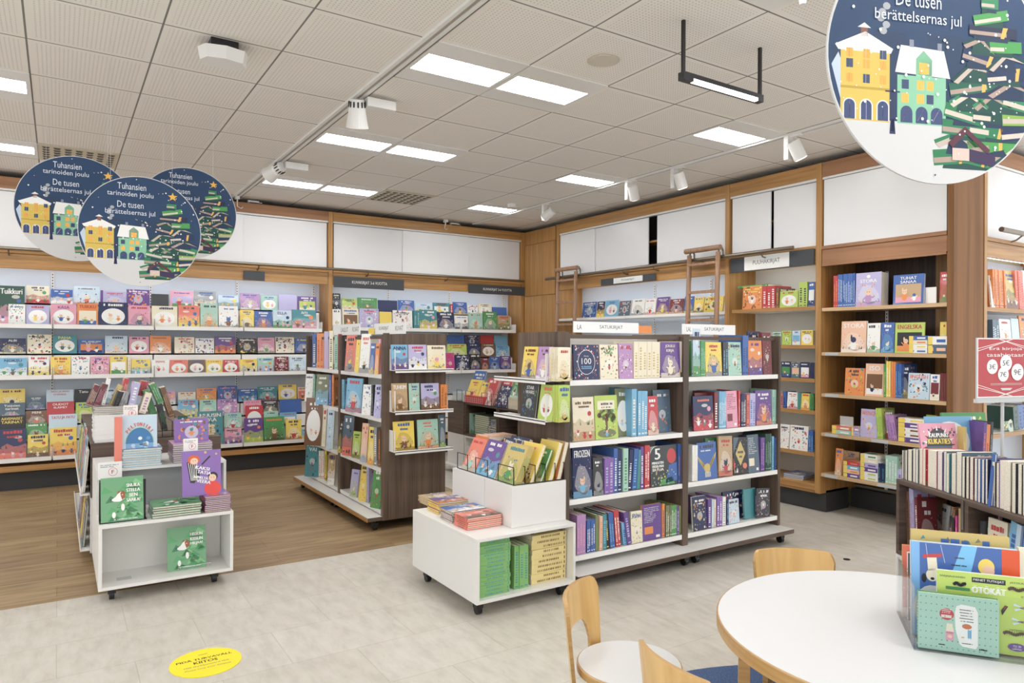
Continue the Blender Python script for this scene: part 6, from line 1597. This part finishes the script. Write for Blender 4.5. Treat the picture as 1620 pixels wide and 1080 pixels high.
def trapeze(f, W, Hh):
    f.rect(-W/2, -.42*W, 0, Hh, hx('7fb2e2')); f.poly([(-.02*W, Hh), (.12*W, Hh), (0, .45*Hh), (-.2*W, .45*Hh)], hx('7cc0ea')); f.up(); f.rect(.34*W, .5*W, 0, Hh, hx('d9562c')); f.line(-.36*W, Hh*.99, -.34*W, .8*Hh, .003*W, C['white']); f.line(-.22*W, .99*Hh, -.18*W, .8*Hh, .003*W, C['white'])
    f.poly([(-.39*W, .83*Hh), (-.21*W, .86*Hh), (-.21*W, .90*Hh), (-.39*W, .87*Hh)], C['red']); f.up(); f.poly([(-.35*W, .84*Hh), (-.26*W, .85*Hh), (-.25*W, .72*Hh), (-.34*W, .70*Hh)], C['cream']); f.ell(-.30*W, .66*Hh, .06*W, .07*Hh, C['cream'], 16); f.ell(-.38*W, .62*Hh, .025*W, .05*Hh, C['black'], 10); f.ell(-.21*W, .66*Hh, .025*W, .05*Hh, C['black'], 10); f.up(); f.ell(-.30*W, .62*Hh, .02*W, .015*Hh, C['black'], 8)
    f.ell(.20*W, .80*Hh, .075*W, .085*Hh, C['yellow'], 18); f.up(); f.ell(.22*W, .76*Hh, .055*W, .06*Hh, C['skin'], 16); f.poly([(.12*W, .62*Hh), (.30*W, .62*Hh), (.26*W, .70*Hh), (.16*W, .70*Hh)], C['red']); f.ell(-.3*W, .3*Hh, .18*W, .25*Hh, hx('c9ccc8'), 22); R = random.Random(4); hexrow(f, R, -.10*W, 0, .86*Hh, .014*Hh, C['dark']); hexrow(f, R, -.12*W, .02*W, .78*Hh, .014*Hh, C['dark'])
    for k in range(6): f.ell((.38+.015*k)*W, (.66)*Hh, .004*W, .05*Hh, hx('a83c1c'), 8)
inbox(.012, .200, .012, .152, .018, 0, 'board_book', 'green dotted board book at the front of the clear box', 'mint', 'white', scol='green', artf=bebbe)
inbox(.065, .295, .045, .205, .014, 4, 'board_book', 'lime yellow insect board book in the clear box', 'lime', 'black', scol='white', artf=bugs)
inbox(.012, .275, .105, .262, .025, 4, 'board_book', 'blue board book with an orange sound panel in the clear box', 'blue', 'orange', scol='pale', artf=trapeze)
inbox(.02, .265, .155, .285, .018, 4, 'board_book', 'mustard board book at the back of the clear box', 'gold', 'olive', style='x')
inbox(.02, .13, .215, .20, .02, 3, 'board_book', 'small grey board book at the back left of the clear box', 'slate', 'black', scol='white', style='g')
inbox(.01, .12, .245, .215, .015, 3, 'board_book', 'small orange-edged board book deepest in the clear box', 'coral', 'white', scol='orange', style='g')
inbox(.285, .37, .15, .26, .02, 4, 'board_book', 'cream board book at the right picture edge in the clear box', 'cream', 'tan', style='g')

# ------------------------------------------------------------------ labels
DECO = dict(l='landscape', x='scattered pictures', o='oval picture', f='framed picture', g='figure', n='plain cover', b='text-covered back', hundred='ring and number', diamond='gold diamond', wings='golden wings', five='big white five', tree='tree', kuka='skyline arch', cloudtree='white tree crown')
def short(p):
    for a, b in ((' of the long wall bookcase', ' long wall bookcase'), (' of the second wall bookcase', ' second wall bookcase'), (', left half, of the right gondola', ', right gondola left half'), (', right half, of the right gondola', ', right gondola right half'), (', farther half, of the middle gondola', ', middle gondola far half'), (', nearer half, of the middle gondola', ', middle gondola near half'),
                 ('the row of hardcovers on', 'hardcover row on'), (' of the dark-backed section', ', dark-backed section'), (' of the narrow bookcase', ', narrow bookcase'), ('the white middle display, upright beside the green pile', 'upright beside the green pile'), ('the big picture books behind the hardcovers', 'behind the hardcover row')):
        p = p.replace(a, b)
    return p[4:] if p.startswith('the ') else p
def trim(t):
    w_ = t.split()
    while len(w_) > 16 and 'the' in w_[1:]: k = len(w_)-1-w_[::-1].index('the'); del w_[k]
    assert len(w_) <= 16, t
    return ' '.join(w_)
def left(b):
    v = b['o'].location; z = v.dot(FW); return v.dot(RT)/z
for b in BOOKS:
    p, c1, c2, m = b['place'], cn(b['c1']), cn(b['c2']), b['mode']
    if b['desc']: t = b['desc']
    elif isinstance(m, tuple): t = f"{c1} {'flat box' if 'box' in b['o'].name else 'book'}, {'topmost' if m[1] == 1 else ordw(m[1])+' from top'} of {p}" if ('pile' in p or 'magaz' in p) else f"{c1} flat box labelled in {c2}, {ordw(m[1])} from top, {short(p)}"
    elif m == 's': t = f"{c1} spine with {c2} marks, {short(p)}"
    elif m == 'p': t = f"{c1} hardcover with pages out, {short(p)}"
    else: t = f"{c1} book, {c2} {DECO.get(b['style'], 'figure')}, {short(p)}"
    b['lab'] = trim(t)
cnt = {}
for b in BOOKS: cnt.setdefault(b['lab'], []).append(b)
noun = lambda b: 'hardcover' if b['mode'] == 'p' else 'spine' if b['mode'] == 's' else 'book'
for lab, bl in cnt.items():
    if len(bl) > 1:
        for b in bl:
            same = sorted((q for q in BOOKS if q['place'] == b['place'] and q['c1'] == b['c1'] and noun(q) == noun(b) and not isinstance(q['mode'], tuple)), key=left) if not isinstance(b['mode'], tuple) else bl
            b['lab'] = trim(f"{ordw(same.index(b)+1)} {cn(b['c1'])} {noun(b)} from the left, {short(b['place'])}")
for b in BOOKS: b['o']['label'] = b['lab']
print('BOOKS', len(BOOKS), 'distinct labels', len(set(b['lab'] for b in BOOKS)))
